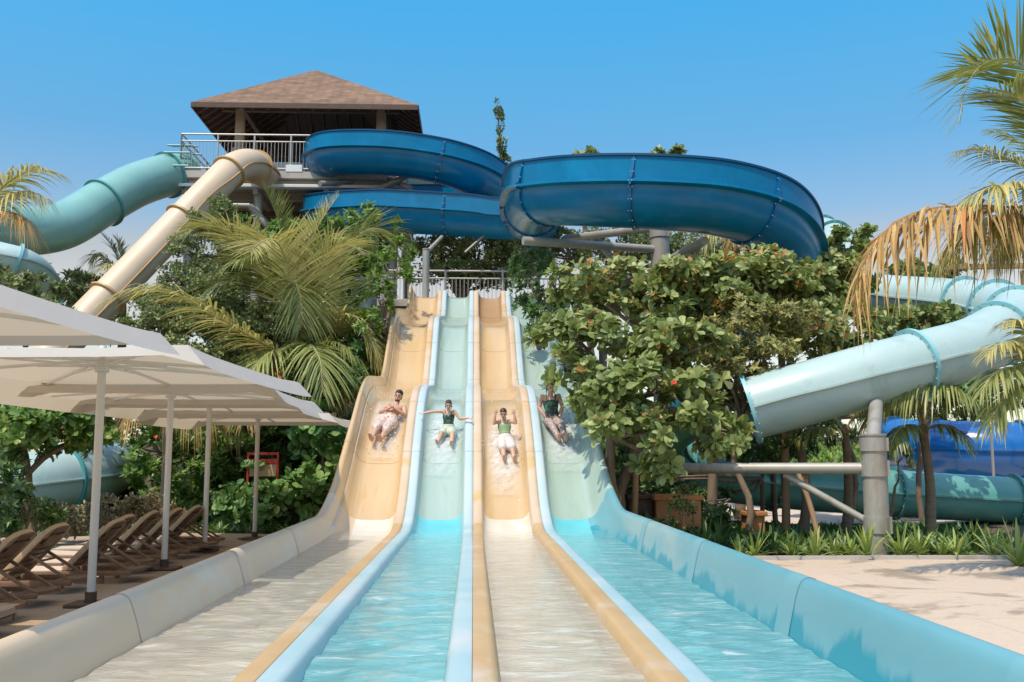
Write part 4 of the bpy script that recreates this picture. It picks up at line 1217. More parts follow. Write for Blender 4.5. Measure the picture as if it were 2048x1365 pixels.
# centre-left: two coconut palms beside the slide
hubA = at(612, 752, 21.08)
palm('coconut palm of tall arching fronds between the umbrellas and the yellow lane', (hubA[0] + .1, 21.25), hubA, [
    ([(600, 700, 20.94), (590, 640, 20.66), (580, 580, 20.39), (569, 515, 20.12), (548, 480, 19.57), (520, 486, 18.88), (500, 505, 18.34)], dict(L=1.46, n=110, mat='palm_yellow', w=.042, r0=.05, start=.12, droop=0.19)),
    ([(630, 660, 21.35), (650, 596, 21.62), (664, 545, 21.90), (687, 504, 22.17), (730, 462, 22.44), (770, 462, 22.58), (815, 492, 22.72)], dict(L=1.54, n=110, w=.042, r0=.05, start=.2, droop=0.33, roll=.35)),
    ([(580, 720, 20.52), (530, 690, 19.98), (470, 655, 19.44), (400, 612, 18.88), (330, 580, 18.48), (260, 580, 18.06), (205, 604, 17.79)], dict(L=1.2, n=86, w=.062, mat='palm_yellow', droop=0.41, r0=.032)),
    ([(640, 690, 20.80), (668, 640, 20.52), (705, 632, 20.26), (735, 668, 20.12), (757, 712, 19.98), (770, 748, 19.98)], dict(L=0.91, n=80, mat='palm_yellow', droop=0.28)),
    ([(640, 720, 20.66), (680, 690, 20.26), (720, 720, 19.98), (735, 780, 19.84)], dict(L=1.18, n=80, droop=0.44)),
    ([(600, 720, 20.39), (560, 700, 19.57), (520, 720, 19.02), (495, 770, 18.62)], dict(L=1.18, n=80, droop=0.44)),
    ([(615, 720, 20.26), (620, 690, 19.44), (640, 720, 18.74), (645, 785, 18.48)], dict(L=1.18, n=80, droop=0.44)),
    ([(650, 735, 21.62), (700, 700, 21.90), (760, 715, 21.90), (800, 760, 21.90)], dict(L=1.18, n=80, droop=0.39)),
    ([(640, 700, 21.76), (690, 610, 22.44), (735, 560, 22.72), (790, 545, 22.99), (822, 556, 23.13)], dict(L=1.18, n=80, droop=0.39)),
    ([(590, 740, 20.52), (540, 745, 19.44), (500, 790, 18.88), (490, 840, 18.62)], dict(L=1.02, n=80, mat='palm_dry', rmat='rachis_dry', droop=0.50)),
    ([(625, 690, 20.87), (632, 620, 20.66), (640, 560, 20.45), (655, 510, 20.23), (690, 490, 20.02), (728, 505, 19.81)], dict(L=1.38, n=96, w=.042, droop=0.28, mat='palm_yellow')),
    ([(640, 700, 20.87), (672, 660, 20.66), (715, 650, 20.45), (752, 690, 20.23), (772, 742, 20.13)], dict(L=1.14, n=80, w=.042, droop=0.33, mat='palm_yellow')),
    ([(625, 725, 20.55), (660, 700, 20.13), (690, 730, 19.92), (700, 800, 19.81)], dict(L=1.20, n=80, w=.042, droop=0.44)),
    ([(632, 720, 20.52), (648, 690, 20.26), (662, 672, 19.98)], dict(L=0.37, n=16, mat='palm_dry', rmat='rachis_dry', start=.6)),
    ], rt=.16, seed=1)
hubB = at(560, 628, 22.00)
palm('coconut palm with upright spear fronds behind the first palm', (hubB[0], 22.2), hubB, [
    ([(566, 560, 22.00), (560, 460, 21.88), (545, 410, 21.62), (522, 366, 21.25)], dict(L=0.71, n=80, w=.042, vee=.6, droop=0.06, start=.25)),
    ([(585, 560, 22.25), (622, 480, 22.50), (650, 430, 22.62), (678, 390, 22.75)], dict(L=0.78, n=80, mat='palm_yellow', vee=.5, droop=0.08, start=.2)),
    ([(540, 560, 21.88), (500, 500, 21.25), (455, 462, 20.75), (405, 452, 20.50), (370, 470, 20.25)], dict(L=1.36, n=96, mat='palm_yellow', droop=0.25)),
    ([(590, 560, 22.12), (640, 500, 22.00), (690, 470, 22.25), (740, 500, 22.50)], dict(L=1.28, n=80, droop=0.33)),
    ([(530, 590, 21.62), (480, 560, 21.12), (430, 575, 20.75), (395, 620, 20.62)], dict(L=1.28, n=80, droop=0.39)),
    ([(545, 580, 21.50), (520, 530, 20.88), (480, 520, 20.25), (440, 545, 20.00)], dict(L=1.28, n=80, droop=0.33)),
    ([(575, 600, 21.50), (585, 560, 20.62), (600, 590, 20.12), (605, 650, 19.88)], dict(L=1.28, n=80, droop=0.39)),
    ], rt=.12, seed=2)
# right edge palm with dry fronds
hubR = at(2150, 372, 11.6)
palm('tall palm at the right edge with brown dry fronds hanging over the tubes', (hubR[0] + .1, 11.9), hubR, [
    ([(2100, 240, 11.4), (2050, 135, 11.1), (2005, 118, 10.9), (1962, 132, 10.7), (1932, 178, 10.6), (1918, 244, 10.5)], dict(L=.98, n=84, w=.036, droop=.06, vee=.30, roll=-.5, start=.15)),
    ([(2110, 280, 11.3), (2050, 205, 11.0), (2000, 190, 10.8), (1960, 190, 10.7)], dict(L=.85, n=70, w=.034, droop=.2, start=.2)),
    ([(2100, 350, 11.4), (2048, 332, 11.2), (1999, 312, 11.0), (1955, 298, 10.9), (1905, 305, 10.8)], dict(L=.62, n=60, w=.028, mat='palm_yellow', droop=.55, start=.2)),
    ([(2090, 400, 11.3), (2040, 414, 11.0), (1949, 412, 10.7), (1850, 420, 10.5), (1778, 456, 10.35), (1728, 522, 10.3), (1706, 606, 10.3)], dict(L=.74, n=120, w=.050, mat='palm_dry', rmat='rachis_dry', droop=.62, hang=.25, vee=-.15, start=.08, taper=.9, mess=.20)),
    ([(2110, 410, 11.5), (2060, 428, 11.5), (1990, 432, 11.4), (1930, 455, 11.3), (1880, 510, 11.3)], dict(L=.78, n=110, w=.044, mat='palm_yellow', droop=.55, hang=.2, vee=-.1, start=.1, mess=.14)),
    ([(2120, 420, 11.7), (2070, 440, 11.8), (2020, 470, 11.8), (1985, 520, 11.8)], dict(L=.6, n=80, w=.04, mat='palm_yellow', droop=.9, start=.1)),
    ([(2105, 390, 11.2), (2050, 372, 10.9), (1990, 372, 10.7), (1930, 402, 10.6), (1895, 440, 10.6)], dict(L=.62, n=90, w=.038, mat='palm_yellow', droop=.6, start=.15, mess=.12)),
    ([(2110, 340, 11.9), (2060, 300, 12.2), (2010, 270, 12.4), (1975, 262, 12.5)], dict(L=.6, n=56, mat='palm_green', droop=.4, start=.2)),
    ], rt=.13, seed=3)
hubR2 = at(2090, 760, 11.2)
palm('low palm at the right edge with yellowish fronds below the aqua tube', (hubR2[0], 11.4), hubR2, [
    ([(2060, 715, 10.8), (2025, 690, 10.5), (1995, 690, 10.3), (1970, 715, 10.2)], dict(L=.5, n=50, mat='palm_yellow', droop=.5)),
    ([(2065, 745, 10.8), (2020, 735, 10.5), (1985, 752, 10.3), (1960, 790, 10.2)], dict(L=.55, n=50, mat='palm_green', droop=.6)),
    ([(2060, 770, 10.8), (2020, 775, 10.5), (1995, 815, 10.4), (1985, 860, 10.3)], dict(L=.5, n=50, mat='palm_green', droop=.7)),
    ([(2075, 700, 11.0), (2060, 655, 10.8), (2035, 640, 10.6), (2000, 650, 10.5)], dict(L=.5, n=44, mat='palm_yellow', droop=.5)),
    ], rt=.09, seed=4, L=.5)
hubS = at(1846, 862, 15.6)
palm('slim palm standing in front of the green tube, its frond drooping over the blue tube', (hubS[0] + .02, 15.6), hubS, [
    ([(1900, 800, 15.3), (1960, 800, 15.1), (2010, 838, 15.0)], dict(L=.6, n=50, droop=.8)),
    ([np.array(at(1957, 820, 15.2)), np.array(at(1897, 776, 15.0)), np.array(at(1830, 764, 14.9)), np.array(at(1775, 786, 14.8))], dict(L=.85, n=84, w=.045, droop=.8, mat='palm_green', nohub=True, start=.02)),
    ([(1822, 800, 15.5), (1785, 790, 15.3), (1752, 815, 15.2), (1735, 860, 15.1)], dict(L=.6, n=50, mat='palm_yellow', droop=.8)),
    ([(1815, 850, 15.3), (1790, 870, 15.0), (1778, 910, 14.9)], dict(L=.45, n=40, droop=.7)),
    ([(1880, 850, 15.4), (1915, 862, 15.2), (1940, 890, 15.1)], dict(L=.5, n=44, droop=.6)),
    ([(1840, 815, 15.8), (1822, 775, 16.0), (1790, 750, 16.2)], dict(L=.5, n=40, mat='palm_dry', rmat='rachis_dry', droop=.9)),
    ], rt=.07, seed=5)
hubT = at(1690, 862, 16.6)
palm('small dark palm left of the grey post with a low arching frond', (hubT[0], 16.8), hubT, [
    ([(1650, 830, 16.4), (1610, 828, 16.3), (1575, 850, 16.2)], dict(L=.6, n=50, droop=.6)),
    ([(1660, 855, 16.3), (1625, 858, 16.1), (1590, 880, 16.0)], dict(L=.5, n=44, droop=.6)),
    ([(1715, 820, 16.5), (1735, 800, 16.4), (1760, 815, 16.3)], dict(L=.5, n=44, mat='palm_yellow', droop=.8)),
    ], rt=.07, seed=6)
# left edge palm
hubL = at(-60, 445, 12.6)
palm('palm at the left edge, its broken frond reaching over the wide teal tube', (hubL[0] - .1, 12.8), hubL, [
    ([(-20, 400, 12.5), (20, 362, 12.4), (60, 342, 12.3), (95, 340, 12.2), (128, 352, 12.2)], dict(L=.62, n=70, w=.026, droop=.5, mat='palm_yellow', start=.1)),
    ([(-20, 420, 12.5), (20, 395, 12.4), (62, 385, 12.3), (100, 400, 12.2)], dict(L=.55, n=60, w=.024, droop=.8, mat='palm_yellow', start=.1)),
    ([(-20, 440, 12.5), (15, 425, 12.4), (50, 440, 12.3), (75, 480, 12.3)], dict(L=.5, n=54, w=.024, droop=.8, mat='palm_dry', rmat='rachis_dry', start=.1)),
    ([(-30, 420, 12.7), (0, 380, 12.8), (40, 350, 12.9)], dict(L=.5, n=44, droop=.5, start=.1)),
    ], rt=.12, seed=7)
hubC = at(246, 546, 29.0)
palm('small spiky palm behind the beige tube against the pale sky', (hubC[0], 29.2), hubC, [
    ([(232, 510, 29.0), (218, 485, 29.0), (201, 466, 29.0)], dict(L=0.63, n=40, droop=.2)),
    ([(240, 500, 29.0), (236, 484, 29.0), (228, 475, 29.0)], dict(L=0.63, n=40, droop=.2)),
    ([(225, 530, 28.7), (200, 510, 28.5), (180, 520, 28.2)], dict(L=0.88, n=44, mat='palm_yellow', droop=.6)),
    ([(235, 535, 28.4), (215, 530, 27.8), (190, 545, 27.6)], dict(L=0.88, n=44, mat='palm_yellow', droop=.6)),
    ([(265, 515, 29.2), (285, 505, 29.4), (300, 520, 29.5)], dict(L=0.76, n=40, droop=.5)),
    ], rt=.12, seed=8)
# dry frond hanging behind the umbrellas
hubD = at(330, 800, 19.4)
palm('low palm behind the umbrella poles with straw coloured hanging fronds', (hubD[0], 19.6), hubD, [
    ([(300, 790, 19.00), (270, 805, 18.74), (245, 850, 18.61)], dict(L=0.64, n=50, mat='palm_dry', rmat='rachis_dry', droop=.9, w=.034)),
    ([(350, 788, 19.12), (390, 790, 18.87), (430, 815, 18.74)], dict(L=0.96, n=60, mat='palm_dry', rmat='rachis_dry', droop=1.1, w=.034)),
    ([(345, 770, 19.51), (400, 765, 19.63), (455, 800, 19.63), (480, 850, 19.63)], dict(L=0.89, n=60, mat='palm_yellow', droop=1.0)),
    ], rt=.09, seed=9)
# fan of fronds behind the big blue curve
hubE = at(1470, 505, 21.5)
palm('palm with hanging straw fronds under the right end of the big blue curve', (hubE[0], 21.7), hubE, [
    ([(1450, 470, 21.2), (1425, 462, 21.0), (1405, 490, 20.9)], dict(L=.6, n=44, mat='palm_yellow', droop=.9)),
    ([(1485, 465, 21.2), (1515, 462, 21.0), (1535, 500, 20.9)], dict(L=.6, n=44, mat='palm_dry', rmat='rachis_dry', droop=.9)),
    ([(1470, 460, 21.0), (1468, 450, 20.6), (1462, 480, 20.4)], dict(L=.5, n=40, mat='palm_dry', rmat='rachis_dry', droop=.9)),
    ([(1490, 480, 21.6), (1520, 485, 21.7), (1545, 520, 21.7)], dict(L=.5, n=40, mat='palm_green', droop=.8)),
    ], rt=.1, seed=10)

# ---- broad-leaved trees and shrubs, right of the slide
b = at(1222, 960, 13.6)
leafy('almond_tree', 'leafy tree leaning over the right lane, its knotted trunk against the slide wall', 'tree', (b[0], 13.7), [
    (1145, 668, 14.6, 84, 40, .7), (1250, 690, 14.0, 110, 46, .8), (1360, 690, 13.8, 100, 44, .8), (1150, 740, 13.9, 50, 46, .5), (1185, 800, 13.5, 46, 50, .45), (1225, 770, 13.5, 80, 56, .7),
    (1310, 790, 13.2, 86, 66, .7), (1215, 850, 13.3, 66, 50, .6), (1290, 870, 13.0, 74, 48, .6), (1400, 830, 13.2, 64, 44, .6), (1450, 875, 13.1, 50, 40, .45), (1375, 765, 13.6, 74, 46, .7), (1330, 935, 13.1, 50, 34, .4)],
    M['almond'], 'almond', .92, size=.168, trunks=[(b[0], 13.7), (at(1263, 960, 13.9)[0], 13.9)], tr=.085, seed=1, flowers=2, tone=.06)
b = at(1420, 900, 15.8)
leafy('almond_tree', 'bushy tree of upright light green leaf clusters below the big blue curve', 'tree', (b[0], 15.9), [
    (1160, 572, 16.6, 70, 40, .7), (1250, 560, 16.4, 90, 42, .8), (1350, 556, 16.2, 95, 40, .8), (1450, 566, 16.2, 95, 42, .8), (1560, 585, 16.3, 100, 45, .8), (1650, 610, 16.5, 80, 50, .8),
    (1230, 625, 16.4, 80, 40, .7), (1340, 625, 16.2, 90, 40, .7), (1620, 660, 16.2, 90, 50, .7), (1480, 620, 16.0, 80, 40, .7), (1500, 540, 16.5, 90, 36, .8), (1690, 660, 16.4, 60, 46, .6), (1600, 545, 16.6, 70, 34, .7)],
    M['almond'], 'almond', .95, size=.16, trunks=[(b[0], 15.9), (at(1600, 900, 16.2)[0], 16.3)], tr=.09, seed=2, tone=.18, flowers=1)
b = at(1490, 950, 15.2)
leafy('olive_shrub', 'brownish olive shrub between the two light green trees', 'shrub', (b[0], 15.4), [
    (1470, 640, 15.6, 85, 55, .7), (1540, 690, 15.3, 75, 50, .6), (1430, 690, 15.3, 70, 45, .6), (1560, 630, 15.7, 80, 40, .6), (1480, 735, 15.4, 80, 40, .6), (1430, 790, 15.8, 60, 50, .6), (1600, 700, 15.8, 50, 36, .5)], M['olive'], 'lance', 1.15, seed=3, tr=.06)
b = at(1690, 700, 19.6)
leafy('almond_tree', 'light green tree rising at the right end of the blue curve beside the dry frond', 'tree', (b[0], 19.8), [
    (1690, 492, 19.6, 45, 28, .6), (1650, 540, 19.4, 65, 36, .7), (1610, 585, 19.0, 60, 35, .7), (1725, 475, 19.8, 22, 20, .3), (1690, 560, 19.6, 60, 40, .7)], M['almond'], 'almond', 1.1, seed=4, tone=.08, tr=.07)
b = at(1840, 690, 18.4)
leafy('almond_tree', 'rounded shrub tree in the loop of the pale aqua tube', 'tree', (b[0], 18.6), [
    (1800, 655, 18.2, 60, 30, .7), (1850, 640, 18.6, 60, 30, .7), (1760, 650, 18.0, 50, 36, .6)], M['almond'], 'almond', 1.0, seed=5, tr=.06)
b = at(1820, 600, 24)
leafy('almond_tree', 'dull green tree behind the pale aqua tube, under the dry palm frond', 'tree', (b[0], 24.5), [
    (1830, 552, 24.0, 70, 24, .9), (1880, 545, 24.3, 50, 20, .8)], M['almond'], 'almond', 1.0, seed=6, tr=.06, tone=-.05)
b = at(1540, 1000, 16.8)
leafy('dark_shrub', 'dark shaded shrub behind the brown wooden pole', 'shrub', (b[0], 17.4), [
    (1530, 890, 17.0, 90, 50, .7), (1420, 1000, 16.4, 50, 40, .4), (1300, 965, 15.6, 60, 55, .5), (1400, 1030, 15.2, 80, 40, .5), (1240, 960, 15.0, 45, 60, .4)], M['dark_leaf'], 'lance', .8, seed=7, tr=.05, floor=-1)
b = at(1800, 950, 15.0)
leafy('dark_shrub', 'small leafy shrub between the grey post and the slim palm trunk', 'shrub', (b[0], 15.3), [
    (1798, 915, 15.0, 24, 34, .25)], M['fine'], 'small', 1.0, seed=8, tr=.03)
b = at(1365, 1060, 13.6)
leafy('dark_shrub', 'thin reddish green shrub in front of the terracotta wall', 'shrub', (b[0], 13.6), [
    (1365, 1020, 13.6, 38, 45, .25), (1330, 1060, 13.7, 30, 25, .2)], M['fine'], 'small', .7, seed=9, tr=.02)
b = at(1700, 860, 34)
leafy('leafy_tree', 'dark mass of trees far behind the grey column and the deep blue tube', 'tree', (b[0], 39), [
    (1560, 800, 38, 90, 60, 2), (1680, 790, 39, 90, 50, 2), (1800, 800, 39, 100, 50, 2), (1920, 780, 39, 100, 60, 2), (2030, 760, 38, 100, 70, 2), (1480, 860, 37, 80, 70, 2)], M['dark_leaf'], 'lance', .9, size=.30, seed=41, tr=.2, tone=.08, floor=-1)
b = at(1560, 870, 19.2)
leafy('dark_shrub', 'shaded leafy shrub under the left end of the pale aqua tube', 'shrub', (b[0], 19.6), [
    (1540, 870, 19.0, 80, 60, .7), (1640, 860, 19.2, 60, 40, .6), (1470, 900, 18.8, 50, 40, .5)], M['dark_leaf'], 'lance', 1.0, size=.14, seed=42, tr=.06, floor=-1)
# behind the big curve and the railings
b = at(930, 520, 31)
leafy('leafy_tree', 'mid green tree behind the railing at the head of the lanes', 'tree', (b[0], 31.5), [
    (880, 500, 31, 60, 36, 1.2), (960, 498, 31, 70, 36, 1.2), (1040, 490, 31, 60, 36, 1.2), (900, 545, 31, 80, 30, 1.2), (1010, 550, 31, 70, 30, 1.2)], M['fine'], 'small', 1.1, size=.11, seed=10, tr=.14, tone=.16)
b = at(1200, 520, 25)
leafy('leafy_tree', 'shaded leafy tree behind the long pipe arm under the big blue curve', 'tree', (b[0], 25.6), [
    (1120, 500, 24.5, 80, 40, 1.0), (1220, 490, 25, 80, 38, 1.0), (1300, 500, 25.5, 70, 40, 1.0), (1060, 520, 24, 50, 50, .9), (1390, 500, 25.5, 70, 40, 1.0), (1480, 520, 25, 80, 40, 1.0)], M['fine'], 'small', .9, size=.10, seed=11, tr=.12, tone=-.05)
b = at(1060, 600, 20)
leafy('leafy_tree', 'dark leaved tree at the head of the right lane', 'tree', (b[0] + .3, 20.4), [
    (1075, 590, 19.6, 45, 60, .6), (1100, 640, 18.6, 50, 45, .6), (1065, 530, 21, 40, 40, .6), (1190, 600, 18.2, 60, 50, .6)], M['dark_leaf'], 'lance', 1.0, seed=12, tr=.07, size=.13)
for k, (px, py, rr, seed) in enumerate(((1172, 304, 36, 13), (1330, 300, 44, 14))):
    b = at(px, 500, 33)
    leafy('leafy_tree', ['tip of a tree showing above the left half of the big blue curve', 'wider tree tip showing above the middle of the big blue curve'][k], 'tree', (b[0], 33.5), [
        (px, py + 22, 33, rr, 24, .7), (px - rr * .4, py + 14, 33, rr * .4, 12, .4), (px + rr * .3, py + 8, 33, rr * .4, 14, .4)], M['almond'], 'almond', 1.3, size=.2, seed=seed, tr=.12)
b = at(1008, 420, 33)
leafy('slender_tree', 'very thin upright tree standing alone against the sky', 'tree', (b[0], 33.5), [
    (997, 215, 33, 6, 22, .12), (1000, 250, 33, 7, 26, .14), (1004, 290, 33, 9, 24, .18), (1008, 325, 33, 14, 20, .28), (1012, 365, 33, 16, 24, .3), (1012, 410, 33, 14, 26, .3)], M['fine'], 'small', 1.5, size=.10, seed=15, tr=.05)

# ---- left of the slide
b = at(390, 640, 21.6)
leafy('fine_leaved_tree', 'fine leaved grey green tree rising beside the beige tube', 'tree', (b[0], 23.8), [
    (425, 440, 23.6, 46, 44, .8), (372, 510, 23.2, 40, 46, .8), (440, 510, 23.4, 60, 60, .9), (350, 580, 22.6, 52, 46, .8), (430, 585, 22.8, 70, 50, .9), (330, 625, 22.2, 56, 40, .8), (440, 418, 23.8, 32, 22, .6), (400, 640, 22, 70, 40, .8)], M['fine'], 'small', 1.0, size=.075, seed=20, tr=.10)
b = at(640, 560, 24.5)
leafy('bright_shrub', 'bright green shrub behind the two palms, below the lower blue flume', 'shrub', (b[0], 24.8), [
    (600, 480, 24.6, 60, 40, .9), (680, 455, 25, 60, 36, .9), (755, 450, 25, 50, 36, .8), (700, 520, 24.4, 70, 50, .9), (540, 510, 24.6, 60, 50, .9), (480, 465, 25, 45, 36, .8), (620, 560, 24, 80, 50, .9), (760, 540, 24, 50, 50, .7), (700, 620, 23.4, 70, 50, .8)], M['bright'], 'lance', .9, size=.16, seed=21, tr=.09)
b = at(800, 600, 20.6)
leafy('bright_shrub', 'light green shrub at the top left corner of the yellow lane', 'shrub', (b[0] - .25, 20.8), [
    (792, 545, 21.2, 34, 40, .5), (760, 600, 20.6, 32, 46, .45), (735, 650, 20.0, 30, 40, .4), (808, 500, 22, 30, 26, .5)], M['bright'], 'lance', 1.0, size=.13, seed=22, tr=.06)
b = at(430, 720, 21.2)
leafy('bright_shrub', 'rounded green shrub under the arching frond beside the umbrellas', 'shrub', (b[0], 21.4), [
    (440, 640, 21.3, 70, 45, .8), (370, 690, 21, 70, 45, .8), (480, 690, 21, 70, 55, .8), (300, 660, 21.4, 60, 40, .8), (540, 660, 21, 70, 60, .8), (420, 740, 20.6, 80, 40, .8), (520, 750, 20.6, 80, 50, .8)], M['fine'], 'small', 1.1, size=.10, seed=23, tr=.08, tone=.08)
b = at(680, 800, 19.6)
leafy('dark_shrub', 'dark undergrowth shrub between the palm trunk and the yellow lane', 'shrub', (b[0], 19.9), [
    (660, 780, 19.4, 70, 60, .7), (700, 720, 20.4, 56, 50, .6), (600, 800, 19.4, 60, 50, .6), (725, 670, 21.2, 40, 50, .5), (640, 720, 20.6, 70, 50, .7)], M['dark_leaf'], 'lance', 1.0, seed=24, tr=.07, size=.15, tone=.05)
b = at(80, 620, 27.5)
leafy('leafy_tree', 'leafy tree under the wide teal tube, left of the beige tube', 'tree', (b[0], 27.8), [
    (30, 548, 27.4, 60, 30, 1.0), (110, 556, 27.6, 60, 30, 1.0), (60, 600, 27, 110, 40, 1.1), (165, 580, 27.8, 46, 34, .9), (160, 640, 27, 80, 50, 1.0), (240, 600, 28, 50, 50, .9)], M['fine'], 'lance', 1.0, size=.19, seed=25, tr=.13, tone=.06)
b = at(30, 640, 19.4)
leafy('leafy_tree', 'leafy shrub tree at the left edge hiding the end of the small pale tube', 'tree', (b[0], 19.6), [
    (10, 566, 19.4, 56, 34, .7), (84, 580, 19.6, 46, 32, .6), (50, 620, 19.2, 70, 36, .7), (120, 606, 19.8, 34, 30, .5)], M['fine'], 'lance', 1.0, size=.13, seed=44, tr=.07, tone=.04)
b = at(60, 900, 14.5)
leafy('almond_tree', 'broad leaved shrub behind the loungers, left of the first umbrella pole', 'shrub', (b[0], 14.7), [
    (40, 860, 14.6, 90, 60, .7), (130, 850, 14.8, 80, 50, .7), (60, 800, 15.0, 80, 40, .7), (200, 860, 15.0, 50, 45, .6), (160, 800, 15.2, 60, 36, .6)], M['bright'], 'almond', 1.0, size=.14, seed=26, tr=.07)
b = at(40, 1000, 13.6)
leafy('dark_shrub', 'dark shaded bush at the left edge behind the loungers', 'shrub', (b[0], 13.8), [
    (0, 1010, 13.6, 70, 70, .6), (60, 1030, 13.7, 50, 50, .5), (10, 930, 14.0, 60, 50, .5), (90, 1045, 14.2, 40, 30, .4)], M['dark_leaf'], 'lance', .9, seed=27, tr=.05)
b = at(250, 1030, 16.4)
leafy('hedge', 'low dry greyish hedge behind the loungers, in front of the faded tube', 'hedge', (b[0], 16.6), [
    (150, 1035, 16.2, 70, 32, .5), (230, 1025, 16.4, 60, 34, .5), (290, 1020, 16.6, 50, 38, .5), (330, 1040, 16.8, 36, 30, .4)], M['dry'], 'small', 1.1, size=.07, seed=28, tr=.03, floor=-1)
b = at(410, 960, 20.7)
leafy('hibiscus_bush', 'large hibiscus bush with a few red flowers behind the umbrella poles', 'shrub', (b[0], 21.0), [
    (290, 900, 20.6, 60, 60, .8), (360, 860, 21.0, 70, 50, .8), (440, 860, 21.0, 70, 50, .8), (340, 960, 20.4, 70, 50, .7), (430, 960, 20.6, 80, 60, .8), (510, 870, 21.2, 50, 45, .7), (400, 1010, 20.4, 60, 36, .6)], M['bright'], 'lance', 1.0, size=.14, seed=29, tr=.07, tone=-.08, flowers=4, floor=-1)
b = at(650, 880, 19.2)
leafy('sea_grape', 'round leaved sea grape beside the yellow lane at the last umbrella', 'shrub', (b[0], 19.4), [
    (640, 845, 19.2, 60, 40, .5), (690, 800, 19.6, 34, 54, .4), (610, 880, 19.2, 46, 34, .4), (670, 880, 19.0, 30, 40, .4)], M['grape'], 'round', 1.1, size=.19, seed=30, tr=.06, floor=-1)
b = at(580, 1000, 19.0)
leafy('sea_grape', 'dense low sea grape bush behind the last umbrella pole', 'shrub', (b[0], 19.2), [
    (535, 962, 18.9, 56, 36, .5), (500, 985, 19.2, 56, 46, .6), (580, 975, 19.1, 66, 46, .6), (650, 955, 18.9, 44, 50, .5), (560, 1025, 19.0, 80, 40, .5), (680, 920, 18.8, 26, 46, .3), (470, 1015, 19.4, 40, 40, .5), (640, 1005, 18.8, 44, 40, .4)], M['grape'], 'round', 1.2, size=.14, seed=31, tr=.05, flowers=1, floor=-1)
b = at(600, 900, 21.2)
leafy('dark_shrub', 'dark undergrowth behind the red framed board', 'shrub', (b[0], 21.6), [
    (560, 890, 21.4, 70, 60, .6), (630, 900, 21.2, 60, 60, .6), (480, 920, 21.6, 60, 60, .6), (540, 840, 22, 80, 40, .7), (430, 930, 21.6, 60, 60, .6)], M['dark_leaf'], 'lance', 1.0, size=.14, seed=32, tr=.06, floor=-1)
# ---- strap-leaved lilies along the back of the plaza, each plant its own
def lily(label, x, y, n, L, mat, seed, w=.038):
    r = np.random.default_rng(seed + 300); g = float(gz(x, y))
    root = thing('spider_lily', label, 'plant', (x, y, g), 'strap leaved lilies along the plaza')
    cl = Cloud()
    az = np.linspace(0, 2 * math.pi, n, endpoint=False) + r.normal(0, .3, n); el = np.radians(r.uniform(28, 82, n)); ln = L * r.uniform(.65, 1.1, n)
    D = np.stack([np.cos(az) * np.cos(el), np.sin(az) * np.cos(el), np.sin(el)], 1); side = np.stack([-np.sin(az), np.cos(az), 0 * az], 1)
    P = np.zeros((n, 6, 2, 3))
    for j in range(6):
        s = j / 5
        q = np.array([x, y, g]) + D * (s * ln)[:, None] + np.array([0, 0, -1.0]) * (ln * .42 * s ** 2.3 * np.cos(el))[:, None] + D * [[1, 1, 0]] * (ln * .15 * s * s)[:, None]
        ww = w * .5 * np.interp(s, [0, .3, .75, 1], [.7, 1, .85, .08])
        P[:, j, 0] = q - side * ww; P[:, j, 1] = q + side * ww
    cl.grid(P, np.clip(r.normal(.5, .22, n), 0, 1), 0)
    cl.build('leaves', M[mat], root)
    return root
LP = [(1478, 13.15, .36), (1508, 13.1, .42), (1545, 13.5, .46), (1582, 13.1, .38), (1602, 13.7, .42), (1628, 13.1, .46), (1668, 13.25, .40), (1690, 13.8, .44), (1702, 13.1, .42), (1735, 13.15, .50), (1800, 13.15, .52),
      (1838, 13.2, .46), (1862, 13.7, .44), (1880, 13.1, .40), (1912, 13.2, .55), (1948, 13.6, .46), (1985, 13.1, .56), (2015, 13.7, .44), (1440, 13.7, .5), (1410, 13.6, .55), (1520, 14.2, .42), (1650, 14.3, .40), (1770, 14.4, .42), (1900, 14.4, .40)]
for i, (px, Y, L) in enumerate(LP):
    q = at(px, 1085, Y)
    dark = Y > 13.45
    nb = ['just right of the slide wall', 'left of the brown wooden pole', 'between the wooden pole and the grey post', 'at the foot of the grey post', 'between the grey post and the slim palm', 'right of the slim palm'][0 if px < 1540 else 1 if px < 1575 else 2 if px < 1720 else 3 if px < 1790 else 4 if px < 1845 else 5]
    sizes = ('tall ' if L > .5 else 'low ') + ('dark ' if dark else 'pale ')
    lily('%sstrap leaved lily %s' % (sizes, nb), q[0], Y, 21 if not dark else 18, L * 1.12, 'lily_dark' if dark else 'lily', i)
q = at(2036, 1120, 12.0)
lily('large yellow striped strap plant at the right edge of the plaza', q[0], 12.0, 34, .62, 'lily', 77, w=.045)
# lawn far right
def lawn():
    r = np.random.default_rng(5); n = 7000
    x = r.uniform(6.0, 18, n); y = r.uniform(30.5, 36, n)
    cl = Cloud(); C = np.stack([x, y, gz(x, y)], 1)
    D = unit(np.stack([r.normal(0, .4, n), r.normal(0, .4, n), np.ones(n)], 1))
    cl.blades(T_SMALL[0], T_SMALL[1], C, D, unit(r.normal(size=(n, 3))), r.uniform(.25, .5, n), r.uniform(.3, 1, n))
    tag(cl.build('lawn', M['bright']), 'bright green ground cover beyond the sand bank', kind='stuff')
lawn()
